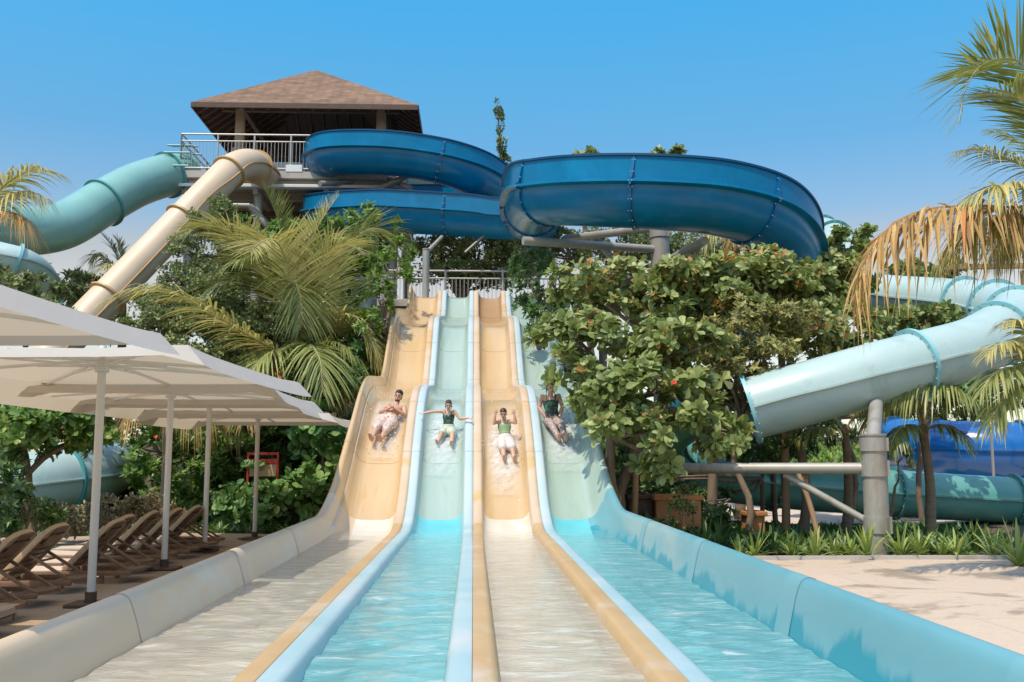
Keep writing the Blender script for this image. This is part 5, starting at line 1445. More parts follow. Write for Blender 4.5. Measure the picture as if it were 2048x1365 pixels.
# low ground cover in the beds
def cover():
    r = np.random.default_rng(6); pts = []
    n = 7600
    x = r.uniform(-11, 8.5, n); y = r.uniform(13.4, 27, n)
    ok = ((x < -2.1) & (y > 18.0 + .35 * np.maximum(-5 - x, 0) * -1)) | ((x > 2.1) & (y > 13.2) & ~((x > 3.4) & (y > 18.2))) 
    x, y = x[ok], y[ok]
    cl = Cloud(); C = np.stack([x, y, gz(x, y) + .02], 1)
    rosettes(cl, C, unit(np.stack([r.normal(0, .25, len(x)), r.normal(0, .25, len(x)), np.ones(len(x))], 1)), r, T_LANCE, 7, .22, (25, 75))
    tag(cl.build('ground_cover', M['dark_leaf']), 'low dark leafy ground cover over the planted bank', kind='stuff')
cover()

# ------------------------------------------------------------------ umbrellas
def make_umbrella(label, x, y, hx, hy, rot, edge, rise):
    z0 = 0.02
    root = thing('patio_umbrella', label, 'umbrella', (x, y, z0), 'white square umbrellas in a row')
    ca, sa = math.cos(math.radians(rot)), math.sin(math.radians(rot))
    T = lambda u, v, z: np.array([x + u * ca - v * sa, y + u * sa + v * ca, z])
    n = 17; g = np.linspace(-1, 1, n); U_, V_ = np.meshgrid(g, g)
    m_ = np.maximum(np.abs(U_), np.abs(V_)); dia = np.minimum(np.abs(U_), np.abs(V_)) / np.maximum(m_, 1e-6)
    Z = edge + rise * (1 - m_) ** 0.94 - .045 * m_ * (1 - m_) * 4 * (1 - dia) * .6 + .02 * m_ * dia ** 6
    inset = 1 - .025 * m_ ** 2 * (1 - dia ** 2)
    A, B = U_ * hx * inset, V_ * hy * inset
    L = np.stack([A, B, Z], -1).reshape(-1, 3)
    W = lambda q: np.stack([x + q[:, 0] * ca - q[:, 1] * sa, y + q[:, 0] * sa + q[:, 1] * ca, q[:, 2]], 1)
    F = [(j * n + i, j * n + i + 1, (j + 1) * n + i + 1, (j + 1) * n + i) for j in range(n - 1) for i in range(n - 1)]
    m = MB(); m.add(W(L), F)
    ring = [i for i in range(n)] + [j * n + n - 1 for j in range(1, n)] + [(n - 1) * n + i for i in range(n - 2, -1, -1)] + [j * n for j in range(n - 2, 0, -1)]
    R = L[ring]; R2 = R.copy(); side = np.array([i % n in (0, n - 1) for i in ring])            # flared hem, deeper on the long sides
    R2[:, 2] -= np.where(side, .150, .065); R2[:, 0] += np.sign(R2[:, 0]) * np.where(side, .135, .0); R2[:, 1] += R2[:, 1] / hy * .035
    k = len(ring); m.add(np.vstack([W(R), W(R2)]), [(i, (i + 1) % k, k + (i + 1) % k, k + i) for i in range(k)])
    canopy = m.build('canopy', M['white_fabric'], root, smooth=20)
    for sx in (-1, 1):
        for sy in (-1, 1):
            m = MB(); m.box(T(sx * (hx - .06), sy * (hy - .06), edge + .012), (.09, .09, .018), bevel=.006); m.build('corner_pocket', M['white_fabric'], canopy)
    m = MB(); m.tube([(x, y, edge + rise - .04), (x, y, edge + rise + .03), (x, y, edge + rise + .09)], [.035, .028, .018], 10); m.build('finial', M['pole_white'], root, smooth=40)
    m = MB(); m.tube([(x, y, z0), (x, y, edge + rise - .05)], .036, 16); m.build('pole', M['pole_white'], root, smooth=40)
    m = MB(); m.tube([(x, y, edge - .02), (x, y, edge + .05)], .062, 12); m.build('runner', M['pole_white'], root, smooth=40)
    m = MB(); m.tube([(x, y, edge + rise - .16), (x, y, edge + rise - .10)], .06, 12); m.build('hub', M['pole_white'], root, smooth=40)
    for k in range(8):
        a = math.pi / 4 * k; c_, s_ = math.cos(a), math.sin(a); f = .96 / max(abs(c_), abs(s_))
        e = T(c_ * f * hx, s_ * f * hy, edge - .005); t = np.array([x, y, edge + rise - .10])
        m = MB(); m.bar(t, e, .018, .026)
        mid = t * .55 + e * .45; m.bar((x, y, edge + .03), mid - [0, 0, .01], .013, .018)
        m.build('rib', M['pole_white'], root)
    m = MB(); m.box((x, y, z0 + .015), (.34, .34, .03), bevel=.006); m.tube([(x, y, z0 + .03), (x, y, z0 + .12)], .05, 12); m.build('base_plate', M['timber_dark'], root, smooth=40)
    return root
UM = [('nearest white umbrella, its pole out of view and its pale underside overhead at left', -3.85, 5.40, 1.58, 1.66, -3.5, 2.12, .20),
      ('second white umbrella, over the nearest pole in view', float(at(207, 1185, 9.3)[0]), 9.00, 1.36, 1.70, -3.5, 2.07, .19),
      ('white umbrella on the second pole in view', float(at(320, 1135, 11.8)[0]), 11.95, 1.45, 1.45, 0, 2.03, .19),
      ('white umbrella on the third pole in view', float(at(399, 1105, 14.1)[0]), 14.35, 1.36, 1.40, 0, 2.05, .19),
      ('farthest white umbrella, its right tip against the yellow lane', float(at(509, 1074, 16.6)[0]), 16.6, 1.36, 1.44, 0, 1.97, .19)]
for u in UM: make_umbrella(*u)

# ------------------------------------------------------------------ loungers
def make_lounger(ang=50.0):
    root = thing('sun_lounger', 'x', 'sun lounger', (0, 0, 0), 'brown sun loungers in a row under the umbrellas')
    a = math.radians(ang); du = np.array([math.cos(a), 0, math.sin(a)]); nu = np.array([math.sin(a), 0, -math.cos(a)])   # along / behind the backrest
    h = np.array([0, 0, .17])
    m = MB()
    for s in (-1, 1):
        m.bar((-1.30, s * .29, .135), (.80, s * .29, .135), .05, .06)
    m.bar((-1.28, -.29, .135), (-1.28, .29, .135), .05, .05); m.bar((-.1, -.29, .12), (-.1, .29, .12), .05, .05)
    c = [(.62 + .24 * math.sin(t), -.31 * math.cos(t)) for t in np.linspace(0, math.pi, 13)]
    P = [(x, y, .175) for x, y in c] + [(x, y, .135) for x, y in c]; k = len(c)
    m.add(P, [tuple(range(k)), tuple(range(2 * k - 1, k - 1, -1))] + [(i, k + i, k + (i + 1) % k, (i + 1) % k) for i in range(k)])
    m.build('frame', M['lounger'], root, smooth=30)
    for x in (-1.15, .45):
        for s in (-1, 1):
            m = MB(); m.bar((x, s * .27, 0), (x, s * .27, .12), .05, .05, up=(0, 1, 0)); m.build('leg', M['lounger'], root)
    m = MB()
    xs = np.linspace(-1.27, -.02, 12); ys = np.linspace(-.27, .27, 5)
    Pq = np.array([[(x, y, .180 + .012 * math.sin((x + 1.27) * 5) - .012 * (1 - (y / .27) ** 2)) for y in ys] for x in xs])
    top = Pq.reshape(-1, 3); bot = top - [0, 0, .022]; nn = len(ys)
    F = [(i * nn + j, (i + 1) * nn + j, (i + 1) * nn + j + 1, i * nn + j + 1) for i in range(11) for j in range(4)]
    m.add(top, [f[::-1] for f in F]); m.add(bot, F)
    b = [j for j in range(nn)] + [i * nn + nn - 1 for i in range(1, 12)] + [11 * nn + j for j in range(nn - 2, -1, -1)] + [i * nn for i in range(10, 0, -1)]
    kk = len(b); m.add(np.vstack([top[b], bot[b]]), [(i, (i + 1) % kk, kk + (i + 1) % kk, kk + i) for i in range(kk)])
    m.build('seat', M['sling'], root, smooth=30)
    # backrest: side stiles, slats bowed backwards, rounded head board
    m = MB()
    for s in (-1, 1):
        m.bar(h + du * .02 + [0, s * .285, 0], h + du * .74 + [0, s * .285, 0], .045, .07, mat=1, up=nu)
    for i in range(6):
        d0 = .07 + i * .095
        for j in range(4):
            y0, y1 = -.265 + j * .1325, -.265 + (j + 1) * .1325
            bow = lambda y: .03 * (1 - (y / .265) ** 2)
            m.bar(h + du * d0 + nu * bow(y0) + [0, y0, 0], h + du * d0 + nu * bow(y1) + [0, y1, 0], .062, .018, up=nu)
    hb = []
    for t in np.linspace(0, math.pi, 15):
        hb.append((.66 + .20 * math.sin(t) ** .6, -.305 * math.cos(t)))
    k = len(hb)
    P = [h + du * u + [0, y, 0] - nu * .022 for u, y in hb] + [h + du * u + [0, y, 0] + nu * .03 for u, y in hb]
    m.add(P, [tuple(range(k))[::-1], tuple(range(k, 2 * k))] + [(i, (i + 1) % k, k + (i + 1) % k, k + i) for i in range(k)], 1)
    m.box(h + du * .70 + nu * .034, (.26, .30, .008), np.stack([du, [0, 1, 0], -nu], 1), 0)
    for y in (-.13, 0, .13):
        m.box(h + du * .735 + nu * .040 + [0, y, 0], (.03, .085, .006), np.stack([du, [0, 1, 0], -nu], 1), 2)
    m.build('backrest', [M['lounger'], M['lounger_edge'], M['black']], root, smooth=30)
    m = MB()
    Pq = []
    for d0 in np.linspace(.01, .70, 8):
        for y in np.linspace(-.26, .26, 5):
            Pq.append(h + du * d0 - nu * (.012 - .02 * (1 - (y / .26) ** 2)) + [0, y, 0])
    m.add(Pq, [(i * 5 + j, i * 5 + j + 1, (i + 1) * 5 + j + 1, (i + 1) * 5 + j) for i in range(7) for j in range(4)])
    m.build('back_sling', M['sling'], root, smooth=60)
    if ang > 10:
        m = MB(); ft = np.array([.74, 0, .165]); tp = h + du * .42 + nu * .04
        for s in (-1, 1): m.bar(tp + [0, s * .22, 0], ft + [0, s * .22, 0], .03, .035)
        m.bar(ft + [0, -.22, 0], ft + [0, .22, 0], .03, .03); m.bar(tp * .75 + ft * .25 + [0, -.22, 0], tp * .75 + ft * .25 + [0, .22, 0], .025, .025)
        m.build('prop_stand', M['lounger'], root)
    return root
LY = [8.25, 9.1, 10.05, 10.85, 11.75, 12.6, 13.4, 14.2, 14.95]
LLAB = ['raised brown lounger at the left edge of the photo', 'raised brown lounger second from the left edge', 'raised brown lounger just left of the nearest umbrella pole', 'raised brown lounger just right of the nearest umbrella pole',
        'raised brown lounger just left of the second umbrella pole', 'raised brown lounger just right of the second umbrella pole', 'raised brown lounger just left of the third umbrella pole', 'raised brown lounger just right of the third umbrella pole', 'farthest raised brown lounger, nearest the shrubs']
l0 = make_lounger()
rl = np.random.default_rng(3)
for i, (y, lab) in enumerate(zip(LY, LLAB)):
    o = l0 if i == 0 else copy_tree(l0)
    o.location = (-4.36 + rl.normal(0, .05), y + rl.normal(0, .05), 0.02); o.rotation_euler.z = math.radians(rl.normal(2, 3.0)); o['label'] = lab; o.scale = (.86, .9, .77)
lf = make_lounger(3.0)
lf.scale = (.9, .9, .85); lf.location = (-4.05, 7.35, 0.02); lf.rotation_euler.z = math.radians(3); lf['label'] = 'brown lounger lying flat beside the yellow slide wall, nearest the camera'

# ------------------------------------------------------------------ small things round the planting
def pole_thing(label, a, b, r, group='wooden poles among the trees'):
    root = thing('wooden_pole', label, 'pole', (a[0], a[1], float(gz(a[0], a[1]))), group)
    p = spline([np.array([a[0], a[1], float(gz(a[0], a[1])) - .2]), (np.array(a) + np.array(b)) / 2 + [.02, 0, 0], np.array(b)], 14)
    m = MB(); m.tube(p, np.linspace(r * 1.1, r * .9, 14), 12); m.build('shaft', M['stake'], root, smooth=50)
    m = MB(); m.tube([p[-1], p[-1] + (p[-1] - p[-2]) * .05 + [0, 0, .02]], r * 1.12, 12); m.build('cap', M['terracotta'], root, smooth=40)
q0, q1 = at(1572, 1075, 16.3), at(1563, 708, 16.3)
pole_thing('upright brown wooden pole left of the grey steel column', (q0[0], 16.3, 0), q1, .066)
q0, q1 = at(1648, 1095, 14.4), at(1590, 930, 15.0)
pole_thing('thin leaning brown pole behind the brace of the grey column', (q0[0], 14.4, 0), q1, .04)
q0, q1 = at(1262, 1040, 14.1), at(1272, 880, 13.7)
pole_thing('tan stake under the tree leaning over the right lane', (q0[0], 14.1, 0), q1, .045)

def planter(label, px0, px1, pyt, Y, dpt, mat):
    a, b = at(px0, pyt, Y), at(px1, pyt, Y); g = float(gz(a[0], Y)) - .05
    cx, w, h = (a[0] + b[0]) / 2, b[0] - a[0], a[2] - g
    root = thing('planter', label, 'planter', (cx, Y, g))
    m = MB(); m.box((cx, Y + dpt / 2, g + h / 2 - .03), (w, dpt, h - .06), bevel=.02); m.build('box', mat, root, smooth=30)
    m = MB()
    for y in (Y - .005, Y + dpt + .005): m.bar((cx - w / 2 - .03, y, g + h - .03), (cx + w / 2 + .03, y, g + h - .03), .09, .07)
    for x in (cx - w / 2, cx + w / 2): m.bar((x, Y + .045, g + h - .03), (x, Y + dpt - .045, g + h - .03), .09, .068)
    m.build('rim', mat, root, smooth=30)
planter('terracotta coloured planter box behind the turquoise slide wall', 1312, 1402, 992, 14.6, .7, M['terracotta'])
planter('dark brown planter box next to the terracotta one', 1258, 1306, 990, 14.75, .6, M['timber_dark'])
planter('small terracotta planter in the shade left of the brown wooden pole', 1498, 1530, 1024, 15.6, .5, M['terracotta'])

def red_board():
    c = at(526, 925, 19.0); root = thing('notice_board', 'red framed board among the shrubs behind the farthest umbrella pole', 'sign', (c[0], 19.0, float(gz(c[0], 19.0))))
    w, zt = .55, at(526, 909, 19.0)[2]
    m = MB()
    for s in (-1, 1): m.bar((c[0] + s * w / 2, 19.0, float(gz(c[0], 19.0)) - .1), (c[0] + s * w / 2, 19.0, zt), .04, .04, up=(0, 1, 0))
    m.bar((c[0] - w / 2 - .02, 19.0, zt + .01), (c[0] + w / 2 + .02, 19.0, zt + .01), .04, .05)
    m.build('frame', M['red_paint'], root)
    m = MB(); m.box((c[0], 19.0, zt - .135), (w - .04, .02, .09), bevel=.004); m.build('band', M['red_paint'], root)
    m = MB(); m.box((c[0], 19.0, zt - .30), (w - .05, .015, .22), bevel=.004); m.build('panel', M['lounger_edge'], root)
red_board()

def small_sign():
    Y = 23.0; c = at(1981, 820, Y); root = thing('notice_sign', 'small yellow and white sign above the deep blue tube', 'sign', (c[0], Y, float(gz(c[0], Y))))
    s = 22 * Y / 2000
    m = MB(); m.bar((c[0], Y + .03, float(gz(c[0], Y)) - .1), (c[0], Y + .03, c[2] + s * .4), .05, .05, up=(0, 1, 0)); m.build('post', M['steel'], root)
    m = MB(); m.box((c[0] + s * .12, Y, c[2]), (s * .75, .02, s), bevel=.003); m.build('white_plate', M['white_paint'], root)
    m = MB(); m.box((c[0] - s * .40, Y, c[2]), (s * .28, .02, s), bevel=.003)
    ym = surf_mat('yellow_sign_paint', (.7, .42, .03), .4); m.build('yellow_plate', ym, root)
    m = MB(); m.box((c[0], Y - .004, c[2] - s * .62), (s, .02, s * .2), bevel=.003); m.build('red_strip', M['red_paint'], root)
small_sign()

def drain():
    q = at(1742, 1124, 11.9); t = 1.25 / (1.25 - q[2]) ; x, y = q[0] * t, q[1] * t
    root = thing('floor_drain', 'small dark round drain set in the plaza paving', 'drain', (x, y, .02))
    m = MB(); m.tube([(x, y, .02), (x, y, .027)], .045, 16); m.build('ring', M['steel'], root)
    m = MB(); m.tube([(x, y, .022), (x, y, .030)], .034, 16); m.build('grate', M['black'], root)
drain()

def timber_frame():
    Y = 23.5; a, b = at(1892, 535, Y), at(2140, 530, Y); root = thing('timber_frame', 'weathered timber beam behind the hanging dry fronds at right', 'frame', (b[0], Y, float(gz(b[0], Y))))
    m = MB(); m.bar(a, b, .10, .13); m.build('beam', M['stake'], root)
    for x in (at(2052, 600, Y)[0], b[0] - .1):
        m = MB(); m.bar((x, Y + .06, float(gz(x, Y)) - .2), (x, Y + .06, a[2] - .06), .10, .10, up=(0, 1, 0)); m.build('post', M['stake'], root)
timber_frame()

# ------------------------------------------------------------------ people on the slide
def skin_mat(name, c):
    m, nt, b = new_mat(name); L = nt.links
    tc = N(nt, 'ShaderNodeTexCoord'); nz = N(nt, 'ShaderNodeTexNoise', Scale=9.0, Detail=4.0); L.new(tc.outputs['Object'], nz.inputs['Vector'])
    r = ramp(nt, [(.3, vary(c, .88)), (.7, vary(c, 1.1))]); L.new(nz.outputs['Fac'], r.inputs[0]); L.new(r.outputs[0], b.inputs['Base Color'])
    b.inputs['Roughness'].default_value = .38; b.inputs['Subsurface Weight'].default_value = .12; b.inputs['Subsurface Radius'].default_value = (.02, .008, .004)
    return m
SK = [skin_mat('tanned_skin', (.56, .31, .20)), skin_mat('warm_skin', (.60, .35, .23)), skin_mat('medium_skin', (.60, .34, .22)), skin_mat('light_brown_skin', (.58, .32, .21))]  # one even skin tone per rider, slightly mottled

def spot_mat(name, base, spots, scale, lo=.25, hi=.32, third=None):
    m, nt, b = new_mat(name); L = nt.links
    tc = N(nt, 'ShaderNodeTexCoord')
    vo = N(nt, 'ShaderNodeTexVoronoi', Scale=scale); L.new(tc.outputs['Object'], vo.inputs['Vector'])
    r = ramp(nt, [(lo, spots), (hi, base)]); L.new(vo.outputs['Distance'], r.inputs[0]); col = r.outputs[0]
    if third:
        nz = N(nt, 'ShaderNodeTexNoise', Scale=scale * .45, Detail=2.0); L.new(tc.outputs['Object'], nz.inputs['Vector'])
        r2 = ramp(nt, [(.55, (0, 0, 0)), (.6, (1, 1, 1))]); L.new(nz.outputs['Fac'], r2.inputs[0])
        mx = N(nt, 'ShaderNodeMix', data_type='RGBA'); L.new(r2.outputs[0], mx.inputs['Factor']); L.new(col, mx.inputs['A']); mx.inputs['B'].default_value = (*third, 1); col = mx.outputs['Result']
    L.new(col, b.inputs['Base Color']); b.inputs['Roughness'].default_value = .5
    return m
M['shorts'] = spot_mat('spotted_wet_shorts', (.62, .47, .40), (.20, .10, .07), 26, .22, .34)
M['swim_dark'] = spot_mat('dark_floral_swimsuit', (.035, .05, .04), (.30, .36, .22), 24, .18, .28, third=(.06, .22, .10))
M['skirt_pale'] = spot_mat('pale_floral_skirt', (.50, .55, .42), (.24, .30, .20), 22, .2, .3)
M['green_top'] = surf_mat('sage_green_top', (.22, .32, .15), .6, .1, 20)
M['white_skirt'] = surf_mat('wet_white_skirt', (.68, .58, .52), .5, .06, 12)
M['sarong'] = spot_mat('brown_spotted_leggings', (.42, .32, .28), (.13, .08, .06), 24, .24, .34)
M['hair'] = surf_mat('dark_wet_hair', (.025, .016, .012), .35, .2, 30)
M['hair_brown'] = surf_mat('brown_wet_hair', (.05, .028, .018), .35, .2, 30)
M['eye'] = surf_mat('dark_eye', (.02, .012, .01), .2, .0)
M['lip'] = surf_mat('lips', (.40, .13, .10), .45, .05)

def remeshed(mb, voxel, name, mat, parent, smooth_it=6):
    tmp = mb.build(name + '_tmp', mat)
    md = tmp.modifiers.new('r', 'REMESH'); md.mode = 'VOXEL'; md.voxel_size = voxel; md.use_smooth_shade = True
    sm = tmp.modifiers.new('s', 'SMOOTH'); sm.factor = .5; sm.iterations = smooth_it
    dg = bpy.context.evaluated_depsgraph_get()
    me = bpy.data.meshes.new_from_object(tmp.evaluated_get(dg)); me.name = name
    old = tmp.data; bpy.data.objects.remove(tmp); bpy.data.meshes.remove(old)
    me.materials.clear(); me.materials.append(mat)
    return link(name, me, parent)

def person(label, lane_c, pyf, scale, yaw, J, skin, hair, outfits, group='people sliding side by side', face=(0, 1, .25), long_hair=False, beard=False):
    """J: joint places (x right of the viewer, f down the slope, n off the surface) in metres of an adult"""
    ys = np.linspace(13.2, 17.5, 400); zs = ztop(ys) - .21
    d = np.stack([np.full(400, lane_c), ys, zs], 1) - CAM
    pyv = 682.5 - F_PX * (d @ _U) / (d @ _F)
    Y = float(ys[np.argmin(np.abs(pyv - pyf))]); sl = float((ztop(Y + .25) - ztop(Y - .25)) / .5); ph = math.atan(sl)
    o = np.array([lane_c, Y, float(ztop(Y)) - .205])
    ex = np.array([1.0, 0, 0]); ef = np.array([0, -math.cos(ph), -math.sin(ph)]); en = np.array([0, -math.sin(ph), math.cos(ph)])
    cy, sy = math.cos(yaw), math.sin(yaw)
    ex, ef = ex * cy + ef * sy, ef * cy - ex * sy
    W = lambda p: o + scale * (p[0] * ex + p[1] * ef + p[2] * en)
    Wd = lambda v: unit(np.asarray(v[0] * ex + v[1] * ef + v[2] * en))
    root = thing('person', label, 'person', o, group)
    mb = MB(); s = scale
    j = {k: W(v) for k, v in J.items()}
    def chain(ks, rs, n=14, mbx=None, grow=0.0):
        p = spline([j[k] if isinstance(k, str) else k for k in ks], n)
        r = np.interp(np.linspace(0, 1, n), np.linspace(0, 1, len(rs)), rs) * s + grow
        (mbx or mb).tube(p, r, 14)
        (mbx or mb).ellipsoid(p[0], (r[0],) * 3, nu=12, nv=8); (mbx or mb).ellipsoid(p[-1], (r[-1],) * 3, nu=12, nv=8)
    fw = Wd(face); upv = unit(j['head'] - j['neck']); upv = unit(upv - fw * (upv @ fw)); rt = np.cross(fw, upv)
    def torso(mbx, g=0.0, lo=0.0, hi=1.0):
        ax = [j['pelvis'], j['waist'], j['chest'], (j['shl'] + j['shr']) / 2]
        side = unit(j['shr'] - j['shl'])
        p = spline(ax, 20)
        T, _, _ = frames(p)
        wid = np.interp(np.linspace(0, 1, 20), [0, .12, .42, .72, 1], [.155, .165, .128, .158, .135]) * s + g
        dep = np.interp(np.linspace(0, 1, 20), [0, .12, .42, .72, 1], [.105, .115, .095, .112, .075]) * s + g
        i0, i1 = int(lo * 19), int(hi * 19) + 1
        P, k = [], 18
        for i in range(i0, i1):
            sd = unit(side - T[i] * (side @ T[i])); fr = np.cross(T[i], sd)
            for a in np.linspace(0, 2 * math.pi, k, endpoint=False):
                P.append(p[i] + sd * wid[i] * math.cos(a) + fr * dep[i] * math.sin(a))
        n = i1 - i0
        F = [(i * k + q, i * k + (q + 1) % k, (i + 1) * k + (q + 1) % k, (i + 1) * k + q) for i in range(n - 1) for q in range(k)]
        F += [tuple(range(k))[::-1], tuple((n - 1) * k + q for q in range(k))]
        mbx.add(P, F)
    torso(mb)
    chain(['shl', 'chest', 'shr'], [.058, .085, .058], 12)
    chain(['chest', 'neck', 'head'], [.07, .052, .05], 10)
    for q in ('l', 'r'):
        chain(['sh' + q, 'el' + q], [.056, .045, .041]); chain(['el' + q, 'wr' + q], [.042, .042, .029])
        chain(['hip' + q, 'kn' + q], [.088, .078, .058]); chain(['kn' + q, 'an' + q], [.056, .058, .037])
        # hand: palm and five fingers
        wd = unit(j['wr' + q] - j['el' + q]); pn = Wd(J.get('palm' + q, (0, .6, .8))) if ('palm' + q) in J else en
        pn = unit(pn - wd * (pn @ wd)); sd = np.cross(wd, pn)
        R = np.stack([sd, wd, pn], 1)
        mb.ellipsoid(j['wr' + q] + wd * .052 * s, np.array([.041, .056, .017]) * s, R)
        for fi, (ox, ln) in enumerate(((-.030, .066), (-.010, .078), (.011, .073), (.030, .056))):
            b0 = j['wr' + q] + (wd * .092 + sd * ox) * s
            b1 = b0 + (wd * ln * .5 + sd * ox * .35 - pn * .006) * s; b2 = b1 + (wd * ln * .5 + sd * ox * .25 - pn * .022) * s
            mb.tube(spline([b0 - wd * .02 * s, b0, b1, b2], 8), np.linspace(.0098, .0075, 8) * s, 8)
        sg = 1 if q == 'l' else -1
        b0 = j['wr' + q] + (wd * .03 + sd * sg * .034) * s
        mb.tube(spline([b0, b0 + (wd * .026 + sd * sg * .026) * s, b0 + (wd * .054 + sd * sg * .032 - pn * .008) * s], 7), np.linspace(.0125, .009, 7) * s, 8)
        # foot
        td = unit(j['to' + q] - j['an' + q])
        mb.tube(spline([j['an' + q] - td * .03 * s, j['an' + q] + td * .05 * s, j['to' + q]], 8), np.array([.04, .043, .044, .044, .043, .040, .034, .022]) * s, 12)
        sdf = unit(np.cross(td, en)) if abs(td @ en) < .95 else ex
        for k in range(5):
            b = j['to' + q] + sdf * (k - 2) * .016 * s
            mb.tube([b - td * .02 * s, b + td * (.026 - abs(k - 1.2) * .004) * s], .0105 * s, 8)
    # head
    H = j['head']; R = np.stack([rt, fw, upv], 1)
    hd = lambda x, f, u: H + (rt * x + fw * f + upv * u) * s
    mb.ellipsoid(hd(0, -.012, .035), np.array([.078, .098, .098]) * s, R); mb.ellipsoid(hd(0, .022, -.045), np.array([.060, .070, .075]) * s, R)
    mb.ellipsoid(hd(0, .062, -.098), np.array([.028, .026, .022]) * s, R); mb.tube([hd(0, .083, .02), hd(0, .112, -.028)], np.array([.010, .017]) * s, 8)
    for sg in (-1, 1):
        mb.ellipsoid(hd(sg * .079, -.008, -.01), np.array([.012, .022, .034]) * s, R); mb.ellipsoid(hd(sg * .034, .070, .032), np.array([.024, .016, .010]) * s, R)
        mb.ellipsoid(hd(sg * .045, .058, -.035), np.array([.022, .022, .022]) * s, R)
    mb.ellipsoid(hd(0, .086, -.064), np.array([.026, .012, .012]) * s, R)
    body = remeshed(mb, .0062 * max(s, .8), 'body', skin, root, 5)
    for sg in (-1, 1):
        m = MB(); m.ellipsoid(hd(sg * .033, .086, .012), np.array([.015, .008, .009]) * s, R); m.build('eye', M['eye'], root, smooth=180)
        m = MB(); m.tube(spline([hd(sg * .014, .095, .034), hd(sg * .034, .095, .041), hd(sg * .054, .078, .036)], 6), .0055 * s, 6); m.build('eyebrow', hair, root, smooth=180)
    m = MB(); m.tube(spline([hd(-.026, .090, -.068), hd(0, .103, -.066), hd(.026, .090, -.068)], 7), np.array([.003, .007, .0085, .009, .0085, .007, .003]) * s, 8); m.build('mouth', M['lip'], root, smooth=180)
    m = MB(); m.ellipsoid(hd(0, -.026, .055), np.array([.089, .100, .092]) * s, R); m.ellipsoid(hd(0, -.055, -.01), np.array([.080, .068, .085]) * s, R)
    m.ellipsoid(hd(0, .035, .098), np.array([.062, .045, .026]) * s, R)
    if long_hair:
        for sg in (-1, 1): m.tube(spline([hd(sg * .076, -.02, .03), hd(sg * .085, -.03, -.06), hd(sg * .075, -.03, -.15)], 10), np.linspace(.024, .012, 10) * s, 8)
        m.tube(spline([hd(0, -.09, .02), hd(0, -.11, -.08), hd(0, -.10, -.18)], 10), np.linspace(.05, .03, 10) * s, 10)
    remeshed(m, .009, 'hair', hair, root, 3)
    if beard:
        m = MB(); m.ellipsoid(hd(0, .030, -.085), np.array([.057, .060, .044]) * s, R); m.build('beard', hair, root, smooth=180)
    for oname, omat, parts in outfits:
        m = MB()
        for pt in parts:
            if pt[0] == 'torso': torso(m, .012 * s, pt[1], pt[2])
            elif pt[0] == 'leg':
                for q in ('l', 'r'):
                    a, b = j['hip' + q], j['kn' + q]; e = a + (b - a) * min(pt[1], 1)
                    p = [a, e] if pt[1] <= 1 else [a, b, b + (j['an' + q] - b) * (pt[1] - 1)]
                    chain(p, pt[2], 14, m)
            elif pt[0] == 'strap':
                for q in ('l', 'r'):
                    a = j['chest'] * .5 + j['sh' + q] * .5
                    m.tube(spline([a + fw * .075 * s, j['neck'] * .42 + j['sh' + q] * .58 + fw * .03 * s + upv * .035 * s, a - fw * .08 * s], 8), .014 * s, 8)
        remeshed(m, .0085, oname, omat, root, 3)
    return root

base = dict(pelvis=(0, 0, .115), hipl=(-.09, .04, .10), hipr=(.09, .04, .10))
man = dict(base, waist=(0, -.20, .15), chest=(0, -.40, .20), shl=(-.185, -.50, .21), shr=(.185, -.50, .21), neck=(.01, -.60, .28), head=(.02, -.66, .39),
           ell=(-.27, -.27, .16), elr=(.27, -.27, .16), wrl=(-.07, -.20, .29), wrr=(.07, -.22, .30), palml=(0, .3, -.9), palmr=(0, .3, -.9),
           knl=(-.12, .44, .16), knr=(.10, .45, .16), anl=(-.10, .86, .09), anr=(.09, .87, .09), tol=(-.11, .93, .24), tor=(.10, .94, .24))
person('man lying back in spotted shorts with arms folded on the leftmost yellow lane', LC[0] + .03, 852, .70, .22, man, SK[0], M['hair'],
       [('shorts', M['shorts'], [('torso', 0, .25), ('leg', 1.15, [.125, .115, .10, .085])])], beard=True, face=(0, .92, .35))
g1 = dict(base, waist=(0, -.10, .28), chest=(0, -.19, .44), shl=(-.155, -.24, .55), shr=(.155, -.24, .55), neck=(0, -.24, .63), head=(0, -.22, .76),
          ell=(-.42, -.20, .56), elr=(.31, -.10, .40), wrl=(-.66, -.16, .53), wrr=(.52, -.02, .47), palml=(0, .2, -1), palmr=(0, .5, .8),
          knl=(-.17, .40, .20), knr=(.13, .42, .20), anl=(-.25, .74, .09), anr=(.12, .80, .09), tol=(-.28, .80, .23), tor=(.13, .86, .23))
person('girl with outstretched arms in a dark floral swimsuit on the left blue lane', LC[1] + .06, 868, .53, .03, g1, SK[1], M['hair_brown'],
       [('swimsuit', M['swim_dark'], [('torso', .3, .86), ('strap',)]), ('skirt', M['skirt_pale'], [('torso', 0, .34), ('leg', .5, [.125, .13])])], long_hair=True, face=(0, .95, .1))
g2 = dict(base, waist=(0, -.15, .22), chest=(0, -.30, .33), shl=(-.155, -.38, .42), shr=(.155, -.38, .42), neck=(0, -.40, .50), head=(-.02, -.38, .63),
          ell=(-.27, -.22, .46), elr=(.27, -.22, .46), wrl=(-.23, -.32, .66), wrr=(.24, -.30, .64), palml=(0, 1, .2), palmr=(0, 1, .2),
          knl=(-.10, .44, .16), knr=(.12, .44, .16), anl=(-.10, .84, .08), anr=(.14, .84, .08), tol=(-.11, .90, .22), tor=(.16, .90, .22))
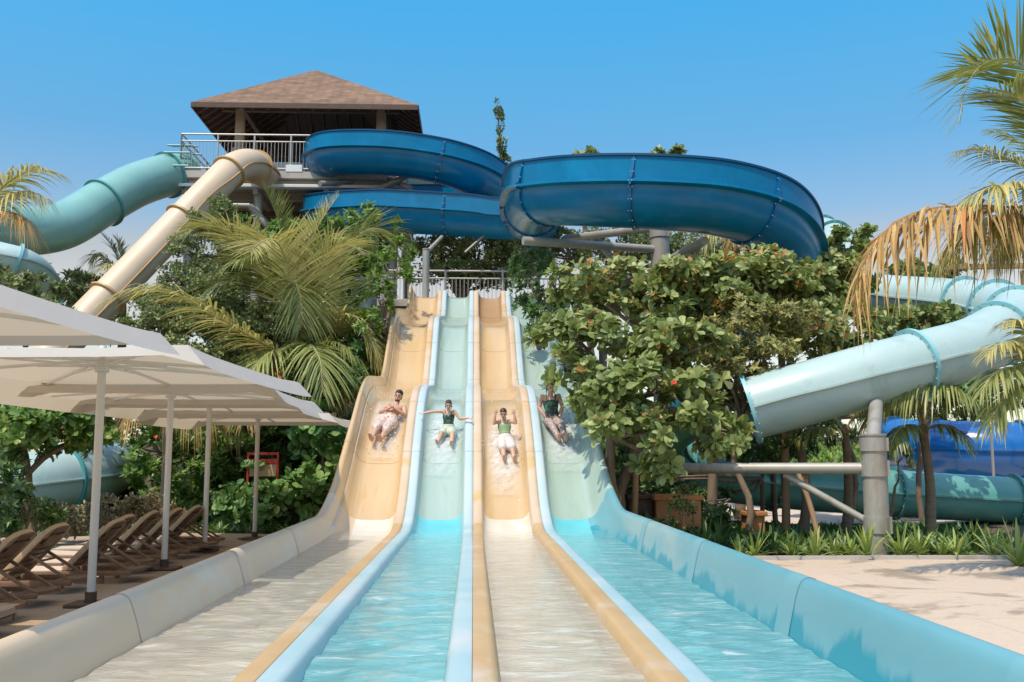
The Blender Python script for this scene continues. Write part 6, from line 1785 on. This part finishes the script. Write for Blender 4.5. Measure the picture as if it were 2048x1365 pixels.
person('girl in a green top holding both hands up beside her head on the yellow lane', LC[2] + .03, 889, .58, -.06, g2, SK[2], M['hair_brown'],
       [('top', M['green_top'], [('torso', .28, .88), ('strap',)]), ('skirt', M['white_skirt'], [('torso', 0, .3), ('leg', .95, [.125, .13, .12])])], face=(-.15, .95, .15))
wm = dict(base, waist=(0, -.12, .27), chest=(0, -.24, .42), shl=(-.17, -.30, .53), shr=(.17, -.30, .53), neck=(0, -.31, .61), head=(.01, -.29, .74),
          ell=(-.25, -.20, .33), elr=(.25, -.20, .33), wrl=(-.14, .0, .20), wrr=(.15, .0, .20), palml=(0, .3, -.9), palmr=(0, .3, -.9),
          knl=(-.08, .43, .20), knr=(.11, .44, .20), anl=(.0, .82, .09), anr=(.13, .84, .09), tol=(.0, .89, .23), tor=(.14, .90, .23))
person('woman in a dark floral swimsuit and spotted leggings on the right lane under leaves', LC[3] - .11, 852, .71, -.10, wm, SK[3], M['hair'],
       [('swimsuit', M['swim_dark'], [('torso', .12, .86), ('strap',)]), ('leggings', M['sarong'], [('torso', 0, .18), ('leg', 1.75, [.105, .095, .075, .06])])], face=(0, .95, .1), long_hair=True)

# water thrown up round the riders and running down the lane under them
def splash(label, c, py0, n, spread, seed):
    r = np.random.default_rng(seed)
    ys = np.linspace(13.2, 17.5, 400); zs = ztop(ys) - .21
    d = np.stack([np.full(400, c), ys, zs], 1) - CAM
    Y = float(ys[np.argmin(np.abs(682.5 - F_PX * (d @ _U) / (d @ _F) - py0))])
    m = MB()
    for _ in range(n):
        y = Y + r.normal(.05, .42); x = c + np.clip(r.normal(0, .17), -.30, .30)
        h = abs(r.normal(0, spread)) + .01
        q = r.uniform(.003, .008) * (1.3 if h < .1 else 1)
        m.ellipsoid((x, y, float(ztop(y)) - .20 + h), (q, q * 1.4, q * r.uniform(.8, 1.8)), nu=6, nv=4)
        m.rnd[-1][:] = r.uniform(.35, .9)
    ya = np.arange(Y - .9, Y + 1.0, .05); xa = np.linspace(-.25, .25, 11); X, YY = np.meshgrid(xa, ya)
    Z = ztop(YY) - .200 + .004 * np.sin(X * 40 + YY * 9) + .02 * np.exp(-((YY - Y) / .5) ** 2)
    w = np.clip(.55 * np.exp(-((YY - Y) / .7) ** 2) * (1 - (X / .26) ** 2) * (0.6 + .8 * r.random(X.shape)), 0, .8)
    k = len(xa); m.add(np.stack([X + c, YY, Z], -1).reshape(-1, 3), [(j * k + i, j * k + i + 1, (j + 1) * k + i + 1, (j + 1) * k + i) for j in range(len(ya) - 1) for i in range(k - 1)], rnd=w.ravel())
    tag(m.build('water_spray', M['spray'], smooth=180), label, kind='stuff')
splash('white spray of water round the man on the leftmost yellow lane', LC[0], 845, 260, .10, 1)
splash('thin spray of water round the girl on the left blue lane', LC[1], 868, 70, .05, 2)
splash('white spray of water round the girl in the green top', LC[2], 895, 200, .08, 3)
splash('thin spray of water under the woman on the right lane', LC[3], 862, 60, .05, 4)
